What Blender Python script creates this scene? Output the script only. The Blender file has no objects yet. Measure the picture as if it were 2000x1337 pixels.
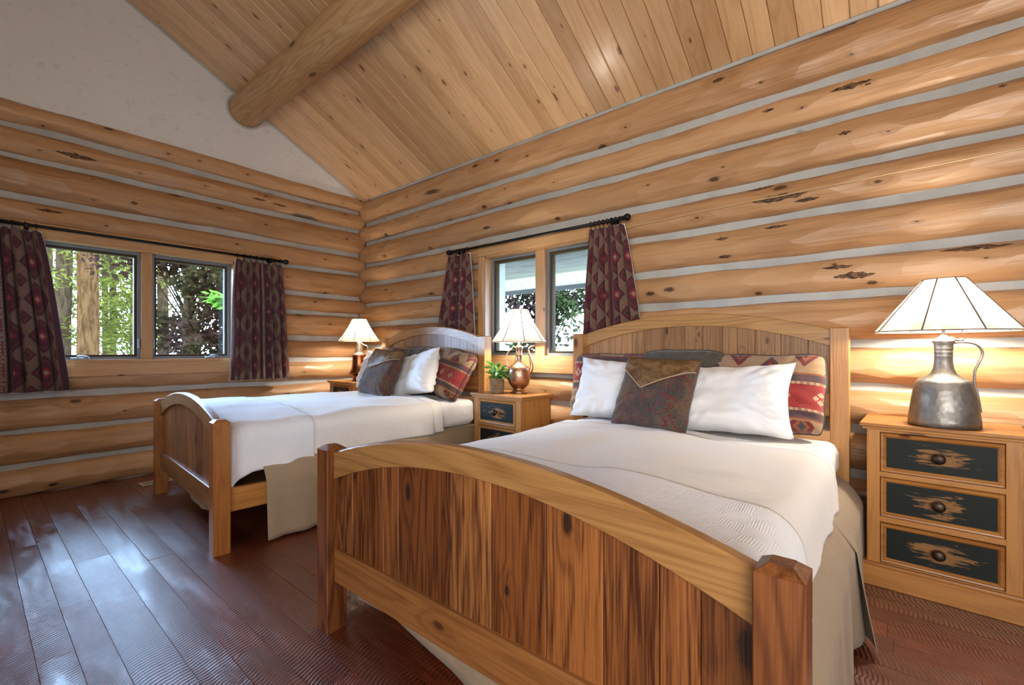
import bpy, bmesh, math, random
from mathutils import Vector, Matrix, noise
from mathutils.bvhtree import BVHTree
R = math.radians
sin, cos, pi = math.sin, math.cos, math.pi
sc = bpy.context.scene
COL = sc.collection

# ------------------------------------------------------------------ camera
cam = bpy.data.cameras.new('camera')
cam.lens = 16.0; cam.sensor_width = 36.0; cam.sensor_fit = 'HORIZONTAL'
cam.shift_y = 13.5 / 2000.0
cam.clip_start = 0.02; cam.clip_end = 400
camo = bpy.data.objects.new('camera', cam); COL.objects.link(camo)
camo.location = (0, 0, 1.17); camo.rotation_euler = (R(90), 0, R(39.85))
sc.camera = camo

# ------------------------------------------------------------------ sky, large lights, exposure
world = bpy.data.worlds.new('overcast_sky'); sc.world = world; world.use_nodes = True
wb = world.node_tree.nodes['Background']
wb.inputs[0].default_value = (0.42, 0.65, 1.0, 1); wb.inputs[1].default_value = 55.0

def area_light(name, loc, target, sx, sy, power, color, spread=pi):
    l = bpy.data.lights.new(name, 'AREA'); l.shape = 'RECTANGLE'; l.size = sx; l.size_y = sy
    l.energy = power; l.color = color; l.spread = spread
    o = bpy.data.objects.new(name, l); COL.objects.link(o); o.location = loc
    o.rotation_euler = (Vector(target) - Vector(loc)).to_track_quat('-Z', 'Y').to_euler()
    return o
area_light('fill_light_rear', (0.5, -2.5, 1.6), (-1.3, 3.0, 2.6), 2.4, 1.6, 54, (1.0, 0.95, 0.89), R(125))  # added fill behind the camera, not a fixture of the room
area_light('fill_light_side', (1.6, -0.6, 1.5), (-1.2, 2.8, 2.0), 1.6, 1.4, 48, (1.0, 0.95, 0.89), R(125))  # second unseen fill, added on the right to brighten the foreground
for nm, loc, tgt, sx, sy in (('window_portal_west', (-5.50, 1.07, 1.57), (0, 1.07, 1.57), 1.5, 1.05),
                             ('window_portal_north', (-2.44, 3.52, 1.58), (-2.44, 0, 1.58), 1.3, 1.05)):
    p = area_light(nm, loc, tgt, sx, sy, 1, (1, 1, 1)); p.data.cycles.is_portal = True

sc.view_settings.view_transform = 'Standard'; sc.view_settings.look = 'None'
sc.view_settings.gamma = 1.0; sc.view_settings.use_curve_mapping = False
sc.view_settings.exposure = 0.2
LAMP_W = 40.0
cy = sc.cycles
cy.max_bounces = 6; cy.diffuse_bounces = 4; cy.glossy_bounces = 2; cy.transmission_bounces = 3; cy.transparent_max_bounces = 8
cy.caustics_reflective = False; cy.caustics_refractive = False; cy.sample_clamp_indirect = 6.0
cy.use_adaptive_sampling = True; cy.adaptive_threshold = 0.03; cy.use_denoising = True

# ------------------------------------------------------------------ helpers: objects
def link(o, parent=None):
    COL.objects.link(o)
    if parent is not None: o.parent = parent
    return o
def mesh_obj(name, bm, mat, parent=None, smooth=False, loc=None, rot=None):
    me = bpy.data.meshes.new(name)
    bm.normal_update(); bm.to_mesh(me); bm.free()
    return data_obj(name, me, mat, parent, smooth, loc, rot)
def data_obj(name, me, mat, parent=None, smooth=False, loc=None, rot=None):
    if mat is not None and not me.materials: me.materials.append(mat)
    if smooth:
        me.polygons.foreach_set('use_smooth', [True] * len(me.polygons))
    o = bpy.data.objects.new(name, me)
    if loc: o.location = loc
    if rot: o.rotation_euler = rot
    return link(o, parent)
def py_obj(name, vs, fs, mat, parent=None, smooth=False, loc=None, rot=None, uvs=None):
    me = bpy.data.meshes.new(name); me.from_pydata(vs, [], fs); me.update()
    if uvs is not None:
        ul = me.uv_layers.new(name='uv')
        for l in me.loops: ul.data[l.index].uv = uvs[l.vertex_index]
    return data_obj(name, me, mat, parent, smooth, loc, rot)
def empty(name, loc=(0, 0, 0), rz=0.0):
    o = bpy.data.objects.new(name, None); o.location = loc; o.rotation_euler = (0, 0, rz)
    o.empty_display_size = 0.1
    return link(o)
def tag(o, label, cat, group=None):
    o['label'] = label; o['category'] = cat
    if group: o['group'] = group
    return o
def struct(o, label=None, cat=None):
    o['kind'] = 'structure'
    if label: o['label'] = label
    if cat: o['category'] = cat
    return o
def copy_tree(o, parent=None):
    c = o.copy(); COL.objects.link(c)
    c.parent = parent
    for ch in list(o.children): copy_tree(ch, c)
    return c
def box(bm, x0, x1, y0, y1, z0, z1, bev=0.0, seg=1, rot=None):
    t = bmesh.new()
    bmesh.ops.create_cube(t, size=1.0)
    for v in t.verts:
        v.co = Vector((x0 + (v.co.x + .5) * (x1 - x0), y0 + (v.co.y + .5) * (y1 - y0), z0 + (v.co.z + .5) * (z1 - z0)))
    if bev > 0:
        bmesh.ops.bevel(t, geom=list(t.edges), offset=bev, segments=seg, affect='EDGES', profile=0.5)
    if rot is not None:
        bmesh.ops.transform(t, matrix=rot, verts=t.verts)
    me = bpy.data.meshes.new('tmp'); t.to_mesh(me); t.free()
    bm.from_mesh(me); bpy.data.meshes.remove(me)
    return bm
def nbox(*a, **k): return box(bmesh.new(), *a, **k)
def tube(bm, pts, rad, n=8, closed=False, flat=None):
    """sweep a ring along pts; rad scalar or list; flat=(a,b) elliptic scale"""
    pts = [Vector(p) for p in pts]; m = len(pts)
    rings = []; prev = None
    for i, p in enumerate(pts):
        if closed: t = pts[(i + 1) % m] - pts[i - 1]
        else: t = pts[min(i + 1, m - 1)] - pts[max(i - 1, 0)]
        t.normalize()
        if prev is None:
            a = Vector((0, 0, 1)) if abs(t.z) < .9 else Vector((1, 0, 0))
            u = t.cross(a).normalized()
        else:
            u = (prev - t * prev.dot(t)).normalized()
        prev = u; w = t.cross(u)
        r = rad[i] if isinstance(rad, (list, tuple)) else rad
        fa, fb = flat if flat else (1, 1)
        rings.append([bm.verts.new(p + u * (r * fa * cos(2 * pi * k / n)) + w * (r * fb * sin(2 * pi * k / n))) for k in range(n)])
    for i in range(m if closed else m - 1):
        a, b = rings[i], rings[(i + 1) % m]
        for k in range(n): bm.faces.new((a[k], a[(k + 1) % n], b[(k + 1) % n], b[k]))
    if not closed:
        bm.faces.new(list(reversed(rings[0]))); bm.faces.new(rings[-1])
    return bm
def lathe(bm, prof, n=40, cap=True, sx=1.0, off=(0, 0, 0)):
    rings = []
    for r, z in prof:
        rings.append([bm.verts.new((off[0] + r * sx * cos(2 * pi * k / n), off[1] + r * sin(2 * pi * k / n), off[2] + z)) for k in range(n)])
    for a, b in zip(rings, rings[1:]):
        for k in range(n): bm.faces.new((a[k], a[(k + 1) % n], b[(k + 1) % n], b[k]))
    if cap:
        bm.faces.new(list(reversed(rings[0]))); bm.faces.new(rings[-1])
    return bm
def spline(pts, n=8):
    """catmull-rom through pts"""
    P = [Vector(p) for p in pts]; out = []
    for i in range(len(P) - 1):
        p0, p1, p2, p3 = P[max(i - 1, 0)], P[i], P[i + 1], P[min(i + 2, len(P) - 1)]
        for k in range(n):
            t = k / n
            out.append(0.5 * ((2 * p1) + (p2 - p0) * t + (2 * p0 - 5 * p1 + 4 * p2 - p3) * t * t + (3 * p1 - p0 - 3 * p2 + p3) * t ** 3))
    out.append(P[-1]); return out
def nz(*a): return noise.noise(Vector(a))
def grid_faces(nu, nv, base=0, flip=False):
    fs = []
    for j in range(nv - 1):
        for i in range(nu - 1):
            a = base + j * nu + i
            q = (a, a + 1, a + nu + 1, a + nu)
            fs.append(tuple(reversed(q)) if flip else q)
    return fs

# ------------------------------------------------------------------ helpers: materials
class NT:
    def __init__(s, name):
        s.m = bpy.data.materials.new(name); s.m.use_nodes = True
        s.t = s.m.node_tree; s.b = s.t.nodes['Principled BSDF']; s.out = s.t.nodes['Material Output']
    def n(s, typ, ins=None, **props):
        nd = s.t.nodes.new('ShaderNode' + typ)
        for k, v in props.items(): setattr(nd, k, v)
        if ins:
            for k, v in ins.items(): s.put(nd.inputs[k], v)
        return nd
    def put(s, sock, v):
        if isinstance(v, bpy.types.NodeSocket): s.t.links.new(v, sock)
        elif isinstance(v, bpy.types.Node): s.t.links.new(v.outputs[0], sock)
        elif hasattr(v, '__len__') and not isinstance(v, str):
            v = tuple(v)
            if sock.type == 'RGBA' and len(v) == 3: v = v + (1,)
            sock.default_value = v
        else: sock.default_value = v
    def math(s, op, a, b=0.0, c=0.0, clamp=False):
        nd = s.n('Math', {0: a, 1: b, 2: c}, operation=op); nd.use_clamp = clamp; return nd.outputs[0]
    def mix(s, f, a, b, blend='MIX'):
        nd = s.n('Mix', {0: f, 6: a, 7: b}, data_type='RGBA', blend_type=blend, clamp_factor=True); return nd.outputs[2]
    def ramp(s, f, stops, interp='LINEAR'):
        nd = s.n('ValToRGB', {0: f}); cr = nd.color_ramp; cr.interpolation = interp
        while len(cr.elements) > 1: cr.elements.remove(cr.elements[-1])
        cr.elements[0].position = stops[0][0]
        c = stops[0][1]; cr.elements[0].color = tuple(c) + (1,) if hasattr(c, '__len__') else (c, c, c, 1)
        for p, c in stops[1:]:
            e = cr.elements.new(p); e.color = tuple(c) + (1,) if hasattr(c, '__len__') else (c, c, c, 1)
        return nd.outputs[0]
    def sstep(s, v, lo, hi):
        nd = s.n('MapRange', {0: v, 1: lo, 2: hi, 3: 0.0, 4: 1.0}, interpolation_type='SMOOTHSTEP'); return nd.outputs[0]
    def noise(s, vec, scale, detail=3.0, rough=.55, dist=0.0):
        return s.n('TexNoise', {'Vector': vec, 'Scale': scale, 'Detail': detail, 'Roughness': rough, 'Distortion': dist}).outputs[0]
    def scale(s, vec, sx, sy, sz, off=None):
        v = s.n('VectorMath', {0: vec, 1: (sx, sy, sz)}, operation='MULTIPLY').outputs[0]
        return v
    def bump(s, h, strength, dist=0.01):
        return s.n('Bump', {'Height': h, 'Strength': strength, 'Distance': dist}).outputs[0]
    def coords(s, rand=True):
        tc = s.n('TexCoord').outputs['Object']
        s.info = s.n('ObjectInfo')
        if rand:
            r = s.math('MULTIPLY', s.info.outputs['Random'], 37.0)
            cv = s.n('CombineXYZ', {0: r, 1: s.math('MULTIPLY', r, 1.7), 2: s.math('MULTIPLY', r, -0.9)}).outputs[0]
            tc = s.n('VectorMath', {0: tc, 1: cv}, operation='ADD').outputs[0]
        return tc
    def bsdf(s, **k):
        for kk, v in k.items(): s.put(s.b.inputs[kk.replace('_', ' ')], v)

def plain(name, col, rough=.6, metal=0.0, **k):
    m = NT(name); m.bsdf(Base_Color=col, Roughness=rough, Metallic=metal, **k); return m.m

def wood(name, light, dark, knot=(.07, .03, .012), axis='X', s=1.0, rough=.38, knots=.5, knot_s=2.2, ring=9.0, ringamt=.45,
         bump=.15, var=.25, hewn=0.0, tint=False, scars=0.0, coat=0.0, fine=1.0, knot_r=.09, cross='Z', stretch=.10, broad_amt=1.3):
    m = NT(name); p = m.coords()
    def ax(long, cross):
        return [long if a == axis else cross for a in 'XYZ']
    sxyz = m.n('SeparateXYZ', {0: p}); AX = dict(X=sxyz.outputs[0], Y=sxyz.outputs[1], Z=sxyz.outputs[2])
    lo = AX[axis]; cr = AX[cross] if len(cross) == 1 else m.math('ADD', AX[cross[0]], AX[cross[1]])
    pk = m.n('CombineXYZ', {0: m.math('MULTIPLY', lo, .42), 1: cr, 2: 0.0}).outputs[0]
    vor = m.n('TexVoronoi', {'Vector': pk, 'Scale': knot_s, 'Randomness': 1.0}, voronoi_dimensions='2D')
    vc = m.n('SeparateColor', {0: vor.outputs['Color']})
    d = m.math('DIVIDE', vor.outputs['Distance'], m.math('MULTIPLY_ADD', m.math('POWER', vc.outputs[1], 2.0), 1.1, .35))
    d = m.math('ADD', d, m.math('MULTIPLY', m.math('SUBTRACT', m.noise(p, 60.0, 1.0), .5), .05))
    keep = m.math('GREATER_THAN', vc.outputs[0], 1.0 - knots)
    kmask = m.math('MULTIPLY', m.math('SUBTRACT', 1.0, m.sstep(d, knot_r * .45, knot_r)), keep)
    halo = m.math('MULTIPLY', m.math('SUBTRACT', 1.0, m.sstep(d, 0.0, knot_r * 4.0)), keep)
    pg = m.scale(p, *ax(stretch, 1.0))
    base = m.noise(pg, 4.5 * s, 1.0, .5)
    v = m.math('ADD', m.math('MULTIPLY', base, ring), m.math('MULTIPLY', halo, 1.2))
    rings = m.math('MULTIPLY_ADD', m.math('SINE', m.math('MULTIPLY', v, 6.283)), .5, .5)
    rings = m.math('POWER', rings, 2.2)
    pf = m.scale(p, *ax(.035, 1.0))
    fib = m.noise(pf, 70 * s, 2.0, .6)
    broad = m.noise(pg, 1.6 * s, 0.0)
    f = m.math('ADD', m.math('MULTIPLY', rings, ringamt), m.math('MULTIPLY', m.math('SUBTRACT', fib, .5), 1.5 * fine))
    f = m.math('ADD', f, m.math('MULTIPLY', m.math('SUBTRACT', broad, .5), broad_amt))
    f = m.math('ADD', f, .12, clamp=True)
    c = m.mix(f, light, dark)
    vr = m.math('MULTIPLY_ADD', m.info.outputs['Random'], var, 1.0 - var * .6)
    c = m.mix(1.0, c, m.n('CombineColor', {0: vr, 1: m.math('POWER', vr, 1.15), 2: m.math('POWER', vr, 1.3)}).outputs[0], 'MULTIPLY')
    if tint: c = m.mix(1.0, c, m.info.outputs['Color'], 'MULTIPLY')
    c = m.mix(m.math('MULTIPLY', halo, .35), c, dark)
    c = m.mix(m.math('MULTIPLY', kmask, .92), c, knot)
    pass
    if scars > 0:
        ps = m.n('CombineXYZ', {0: m.math('MULTIPLY', lo, .15), 1: cr, 2: 0.0}).outputs[0]
        wob = m.n('VectorMath', {0: ps, 1: m.n('VectorMath', {0: m.n('TexNoise', {'Vector': m.scale(p, *ax(.5, 2.0)), 'Scale': 14.0, 'Detail': 3.0}).outputs['Color'], 'Scale': .03}, operation='SCALE').outputs[0]}, operation='ADD').outputs[0]
        v2 = m.n('TexVoronoi', {'Vector': wob, 'Scale': 2.2, 'Randomness': 1.0}, voronoi_dimensions='2D')
        k2 = m.math('GREATER_THAN', m.n('SeparateColor', {0: v2.outputs['Color']}).outputs[1], 1.0 - scars)
        sm = m.math('MULTIPLY', m.math('SUBTRACT', 1.0, m.sstep(v2.outputs['Distance'], .035, .07)), k2)
        sm = m.math('MULTIPLY', sm, m.sstep(m.noise(pf, 45.0, 2.0), .40, .52))
        c = m.mix(m.math('MULTIPLY', sm, .9), c, knot)
    # one bump: fine fibre plus, on logs, drawknife facets
    fb = m.n('TexNoise', {'Vector': pf, 'Scale': 70 * s, 'Detail': 1.0}).outputs[0]
    if hewn > 0:
        hv = m.n('TexVoronoi', {'Vector': m.scale(p, *ax(.38, 1.0)), 'Scale': 10.0, 'Randomness': 1.0}).outputs['Distance']
        nrm = m.bump(m.math('ADD', m.math('MULTIPLY', hv, hewn), m.math('MULTIPLY', fb, bump * .15)), 1.0, .022)
    else:
        nrm = m.bump(fb, bump, .004)
    m.bsdf(Base_Color=c, Roughness=m.math('MULTIPLY_ADD', fib, .18, rough - .08), Normal=nrm, Coat_Weight=coat, Coat_Roughness=.18)
    return m.m

M = {}
M['log'] = wood('log_wood', (.52, .30, .148), (.30, .145, .058), knot=(.055, .026, .012), axis='X', s=1.0, rough=.38, knots=.75, knot_s=5.2, ring=4.0, ringamt=.30, bump=.5, var=.30, hewn=1.0, scars=.4, fine=.9, knot_r=.085)
M['beam'] = wood('beam_wood', (.52, .32, .15), (.34, .18, .07), axis='X', s=1.6, rough=.45, knots=.6, knot_s=4.5, ring=10.0, ringamt=.5, bump=.5, var=.1, hewn=.3, fine=.9, knot_r=.09, cross='YZ')
M['ceil'] = wood('ceiling_pine', (.66, .425, .23), (.47, .265, .12), knot=(.17, .075, .03), axis='Y', s=1.6, rough=.28, knots=.5, knot_s=6.0, ring=7.0, ringamt=.35, bump=.10, var=.30, fine=.7, coat=.35, knot_r=.10, cross='X')
M['arch'] = wood('honey_fir', (.37, .195, .066), (.22, .096, .028), knot=(.10, .032, .014), axis='X', s=1.7, rough=.36, knots=.8, knot_s=3.4, ring=13.0, ringamt=.5, bump=.25, var=.12, tint=True, coat=.12, knot_r=.085, fine=1.0, broad_amt=.5, stretch=.07)
M['railw'] = wood('honey_rail', (.31, .13, .039), (.18, .066, .017), knot=(.07, .022, .01), axis='X', s=1.7, rough=.36, knots=.8, knot_s=4.5, ring=8.0, ringamt=.55, bump=.25, var=.12, tint=True, coat=.12, fine=1.2)
M['railside'] = wood('honey_side_rail', (.48, .22, .06), (.33, .13, .03), axis='Y', s=1.7, rough=.36, knots=.3, knot_s=3.0, ring=6.0, ringamt=.4, bump=.15, var=.1, coat=.12)
M['post'] = wood('red_fir_post', (.20, .068, .020), (.085, .024, .007), knot=(.05, .013, .006), axis='Z', s=2.2, rough=.34, knots=.6, knot_s=3.4, ring=9.0, ringamt=.7, bump=.25, var=.1, tint=True, coat=.15, cross='XY', fine=1.2)
M['posthoney'] = wood('honey_post', (.43, .215, .068), (.29, .115, .032), knot=(.09, .028, .012), axis='Z', s=2.0, rough=.36, knots=.6, knot_s=3.4, ring=8.0, ringamt=.45, bump=.2, var=.1, tint=True, coat=.12, cross='XY', broad_amt=.4)
M['hpanel'] = wood('headboard_board', (.40, .205, .085), (.22, .095, .036), knot=(.06, .025, .012), axis='Z', s=2.2, rough=.38, knots=.5, knot_s=5.0, ring=8.0, ringamt=.5, bump=.3, var=.3, tint=True, coat=.1, knot_r=.08, fine=1.1, cross='X', stretch=.055, broad_amt=.7)
M['panel'] = wood('reclaimed_fir_board', (.29, .115, .034), (.070, .021, .007), knot=(.022, .009, .005), axis='Z', s=2.4, rough=.36, knots=.7, knot_s=4.6, ring=9.0, ringamt=.55, bump=.5, var=.25, tint=True, coat=.12, scars=.5, knot_r=.13, fine=1.7, cross='X', stretch=.055)
M['pine'] = wood('nightstand_pine', (.47, .215, .056), (.30, .115, .026), knot=(.11, .035, .012), axis='X', s=2.0, rough=.36, knots=.35, knot_s=5.0, ring=7.0, ringamt=.4, bump=.15, var=.06, coat=.12)
M['pinez'] = wood('nightstand_pine_upright', (.47, .215, .056), (.30, .115, .026), knot=(.11, .035, .012), axis='Z', s=2.0, rough=.36, knots=.35, knot_s=5.0, ring=7.0, ringamt=.4, bump=.15, var=.06, coat=.12, cross='XY')
M['trim'] = wood('window_fir', (.54, .31, .14), (.40, .20, .08), axis='X', s=2.0, rough=.42, knots=.3, knot_s=3.0, ring=6.0, ringamt=.35, bump=.1, var=.08)
M['trimz'] = wood('window_fir_upright', (.54, .31, .14), (.40, .20, .08), axis='Z', s=2.0, rough=.42, knots=.2, knot_s=3.0, ring=6.0, ringamt=.35, bump=.1, var=.08, cross='XY')

def mk_chink():
    m = NT('grey_chinking'); p = m.coords(False)
    a = m.noise(p, 220, 3); b = m.noise(p, 5, 3)
    c = m.mix(m.sstep(b, .35, .75), (.47, .47, .45), (.38, .385, .375))
    st = m.sstep(m.noise(m.scale(p, .6, 1, 2), 7, 2), .68, .74)
    c = m.mix(m.math('MULTIPLY', st, .5), c, (.14, .145, .15))
    m.bsdf(Base_Color=c, Roughness=.85, Normal=m.bump(m.math('ADD', a, m.math('MULTIPLY', b, 2.0)), .35, .004)); return m.m
M['chink'] = mk_chink()
def mk_plaster():
    m = NT('trowelled_plaster'); p = m.coords(False)
    a = m.noise(p, 3.0, 5, .6); b = m.noise(p, 13.0, 6, .7, .8); g = m.noise(p, 300, 2)
    c = m.mix(m.sstep(b, .56, .66), (.72, .715, .70), (.62, .605, .58))
    c = m.mix(m.math('MULTIPLY', m.sstep(a, .4, .7), .35), c, (.77, .765, .755))
    m.bsdf(Base_Color=c, Roughness=.8, Normal=m.bump(m.math('ADD', b, m.math('MULTIPLY', g, .15)), .2, .006)); return m.m
M['plaster'] = mk_plaster()
def mk_floor():
    m = NT('rough_sawn_floor'); tc = m.n('TexCoord').outputs['Object']; info = m.n('ObjectInfo')
    rnd = info.outputs['Random']
    sp = m.n('SeparateXYZ', {0: tc}); x, y = sp.outputs[0], sp.outputs[1]
    off = m.math('MULTIPLY', rnd, 61.0)
    pv = m.n('VectorMath', {0: tc, 1: m.n('CombineXYZ', {0: off, 1: off, 2: off}).outputs[0]}, operation='ADD').outputs[0]
    # circular saw arcs: x + k*y^2, direction flips from plank to plank
    sgn = m.math('SUBTRACT', m.math('MULTIPLY', m.math('GREATER_THAN', m.math('FRACT', m.math('MULTIPLY', rnd, 7.31)), .5), 2.0), 1.0)
    yy = m.math('ADD', y, m.math('MULTIPLY', sgn, .10))
    arc = m.math('MULTIPLY', m.math('MULTIPLY', yy, yy), m.math('MULTIPLY', sgn, 1.6))
    ph = m.math('ADD', m.math('ADD', x, arc), m.math('MULTIPLY', m.noise(m.scale(pv, 1, 3, 1), 2.5, 2), .05))
    per = m.math('MULTIPLY_ADD', m.math('FRACT', m.math('MULTIPLY', rnd, 3.7)), 120.0, 320.0)
    wv = m.math('MULTIPLY_ADD', m.math('SINE', m.math('MULTIPLY', ph, per)), .5, .5)
    amp = m.sstep(m.noise(m.scale(pv, .6, 2.5, 1), 2.2, 3), .30, .55)
    pl = m.math('MULTIPLY', wv, amp)
    fine = m.noise(m.scale(pv, .15, 1, 1), 60, 4, .6)
    spk = m.noise(pv, 240, 2)
    f = m.math('ADD', m.math('MULTIPLY', fine, .7), m.math('MULTIPLY', m.noise(m.scale(pv, .3, 1, 1), 3, 3), .5))
    c = m.mix(m.sstep(f, .35, .8), (.19, .040, .014), (.075, .014, .006))
    vr = m.math('MULTIPLY_ADD', rnd, .5, .72)
    c = m.mix(1.0, c, m.n('CombineColor', {0: vr, 1: vr, 2: vr}).outputs[0], 'MULTIPLY')
    c = m.mix(m.math('MULTIPLY', pl, .35), c, (.24, .062, .024))
    h = m.math('ADD', m.math('MULTIPLY', pl, 1.0), m.math('MULTIPLY', spk, .25))
    nb = m.bump(h, 1.0, .0019)
    m.bsdf(Base_Color=c, Roughness=m.math('MULTIPLY_ADD', spk, .2, .30), Normal=nb, IOR=1.5, Coat_Weight=1.0, Coat_Roughness=.26, Coat_IOR=1.7, Coat_Normal=nb)
    return m.m
M['floor'] = mk_floor()
M['subfloor'] = plain('subfloor', (.02, .008, .005), .8)

def mk_linen(name, col, waffle=False, rough=.85, sheen=.25):
    m = NT(name); p = m.coords()
    a = m.noise(p, 3.5, 4, .6, .6); w = m.noise(p, 14, 3, .6, .8); t = m.noise(p, 600, 1)
    h = m.math('ADD', m.math('MULTIPLY', a, 1.0), m.math('MULTIPLY', w, .30))
    h = m.math('ADD', h, m.math('MULTIPLY', t, .02))
    nrm = m.bump(h, .5, .022)
    if waffle:
        sp = m.n('SeparateXYZ', {0: m.n('TexCoord').outputs['UV']}); u, v = sp.outputs[0], sp.outputs[1]
        # blocks of fine ribs, alternating direction like a basket weave
        ck = m.n('TexChecker', {'Vector': m.n('CombineXYZ', {0: u, 1: v, 2: .5}).outputs[0], 'Scale': 15.0}).outputs[1]
        ru = m.math('SINE', m.math('MULTIPLY', u, 900.0)); rv = m.math('SINE', m.math('MULTIPLY', v, 900.0))
        rb = m.math('ADD', m.math('MULTIPLY', ru, ck), m.math('MULTIPLY', rv, m.math('SUBTRACT', 1.0, ck)))
        nrm = m.n('Bump', {'Height': rb, 'Strength': .35, 'Distance': .0015, 'Normal': nrm}).outputs[0]
    m.bsdf(Base_Color=col, Roughness=rough, Normal=nrm, Sheen_Weight=sheen, Sheen_Roughness=.5); return m.m
M['sheet'] = mk_linen('white_sheet', (.80, .79, .78))
M['pcase'] = mk_linen('white_pillowcase', (.79, .80, .83))
M['duvet'] = mk_linen('cream_duvet', (.75, .74, .735))
M['coverlet'] = mk_linen('white_coverlet', (.79, .81, .87), True)
M['skirt'] = mk_linen('khaki_skirt', (.30, .225, .15), sheen=.1)
M['lining'] = plain('curtain_lining', (.72, .70, .68), .9)
M['olive'] = mk_linen('olive_cloth', (.065, .052, .036), sheen=.3)
M['piping'] = plain('piping_cloth', (.028, .028, .024), .75)
M['pipinggrey'] = plain('grey_piping_cloth', (.20, .185, .16), .75)

def mk_kilim(name, stripes, a=.30, b=.40, band=.62, boff=0.0, vertical=False, pal=((.36, .235, .135), (.165, .018, .022), (.045, .04, .055), (.33, .020, .022), (.46, .315, .19), (.30, .09, .035))):
    """woven kilim: stepped diamonds on a beige ground plus a motif band"""
    m = NT(name); uv = m.n('TexCoord').outputs['UV']
    q = m.n('VectorMath', {0: uv, 1: (.005, .005, .005)}, operation='SNAP').outputs[0]
    sp = m.n('SeparateXYZ', {0: q}); u, v = sp.outputs[0], sp.outputs[1]
    if vertical: u, v = v, u
    def tri(x, per, off=0.0):
        fr = m.math('FRACT', m.math('ADD', m.math('DIVIDE', x, per), off))
        return m.math('ABSOLUTE', m.math('MULTIPLY_ADD', fr, 2.0, -1.0))
    beige, burg, navy, red, tan, rust = pal
    d = m.math('MULTIPLY', m.math('ADD', tri(u, a), tri(v, b)), .5)
    big = m.ramp(d, [(0, tan), (.07, red), (.16, navy), (.21, burg), (.33, rust), (.37, burg), (.44, navy), (.47, beige)], 'CONSTANT')
    d2 = m.math('MULTIPLY', m.math('ADD', tri(u, a, .5), tri(v, b, .5)), .5)
    sm = m.ramp(d2, [(0, navy), (.06, rust), (.12, burg), (.20, beige)], 'CONSTANT')
    c = m.mix(m.math('LESS_THAN', d2, .20), big, sm)
    # motif band
    s = m.math('FRACT', m.math('ADD', m.math('DIVIDE', v, band), boff))
    bc = m.ramp(s, [(0, beige), (stripes[0], rust), (stripes[0] + .02, navy), (stripes[0] + .09, tan), (stripes[0] + .115, red),
                    (stripes[1] - .115, tan), (stripes[1] - .09, navy), (stripes[1] - .02, rust), (stripes[1], beige)], 'CONSTANT')
    cen = (stripes[0] + stripes[1]) / 2
    dv = m.math('MULTIPLY', m.math('ABSOLUTE', m.math('SUBTRACT', s, cen)), band)
    def motif(ou, rad):
        du = m.math('MULTIPLY', tri(u, .17, ou), .085)
        # four small lozenges
        e = m.math('ADD', m.math('ABSOLUTE', m.math('SUBTRACT', du, .0)), m.math('ABSOLUTE', m.math('SUBTRACT', dv, .0)))
        ring = m.math('MULTIPLY', m.math('LESS_THAN', e, rad), m.math('GREATER_THAN', m.math('ABSOLUTE', m.math('SUBTRACT', du, dv)), .004))
        return m.math('MULTIPLY', ring, m.math('GREATER_THAN', e, .008))
    inb = m.math('MULTIPLY', m.math('GREATER_THAN', s, stripes[0]), m.math('LESS_THAN', s, stripes[1]))
    teeth = m.math('MULTIPLY', m.math('GREATER_THAN', tri(u, .028), .5), m.math('GREATER_THAN', dv, (stripes[1] - stripes[0]) * band * .5 - .09 * band * 1.0 - .015))
    bc = m.mix(m.math('MULTIPLY', motif(0.0, .034), 1.0), bc, tan)
    bc = m.mix(m.math('MULTIPLY', m.math('MULTIPLY', teeth, m.math('LESS_THAN', dv, (stripes[1] - stripes[0]) * band * .5 - .012)), .55), bc, burg)
    c = m.mix(inb, c, bc)
    wv = m.n('TexNoise', {'Vector': m.scale(uv, 1, 3.0, 1), 'Scale': 170.0, 'Detail': 2.0}).outputs[0]
    bl = m.n('TexNoise', {'Vector': uv, 'Scale': 14.0, 'Detail': 4.0}).outputs[0]
    g = m.math('MULTIPLY', m.math('MULTIPLY_ADD', wv, 1.1, .45), m.math('MULTIPLY_ADD', bl, .5, .75))
    c = m.mix(1.0, c, m.n('CombineColor', {0: g, 1: g, 2: g}).outputs[0], 'MULTIPLY')
    m.bsdf(Base_Color=c, Roughness=.95, Sheen_Weight=.15, Normal=m.bump(wv, .4, .003)); return m.m
M['curtain'] = mk_kilim('kilim_curtain', (.06, .30), .29, .36, .75, .15, vertical=True, pal=((.145, .082, .062), (.075, .011, .018), (.034, .018, .032), (.18, .011, .018), (.25, .16, .115), (.105, .032, .024)))
M['sham'] = mk_kilim('kilim_sham', (.24, .70), .34, .42, .58, .18, pal=((.30, .19, .11), (.13, .018, .02), (.05, .042, .05), (.23, .020, .020), (.40, .27, .165), (.22, .07, .03)))

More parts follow.
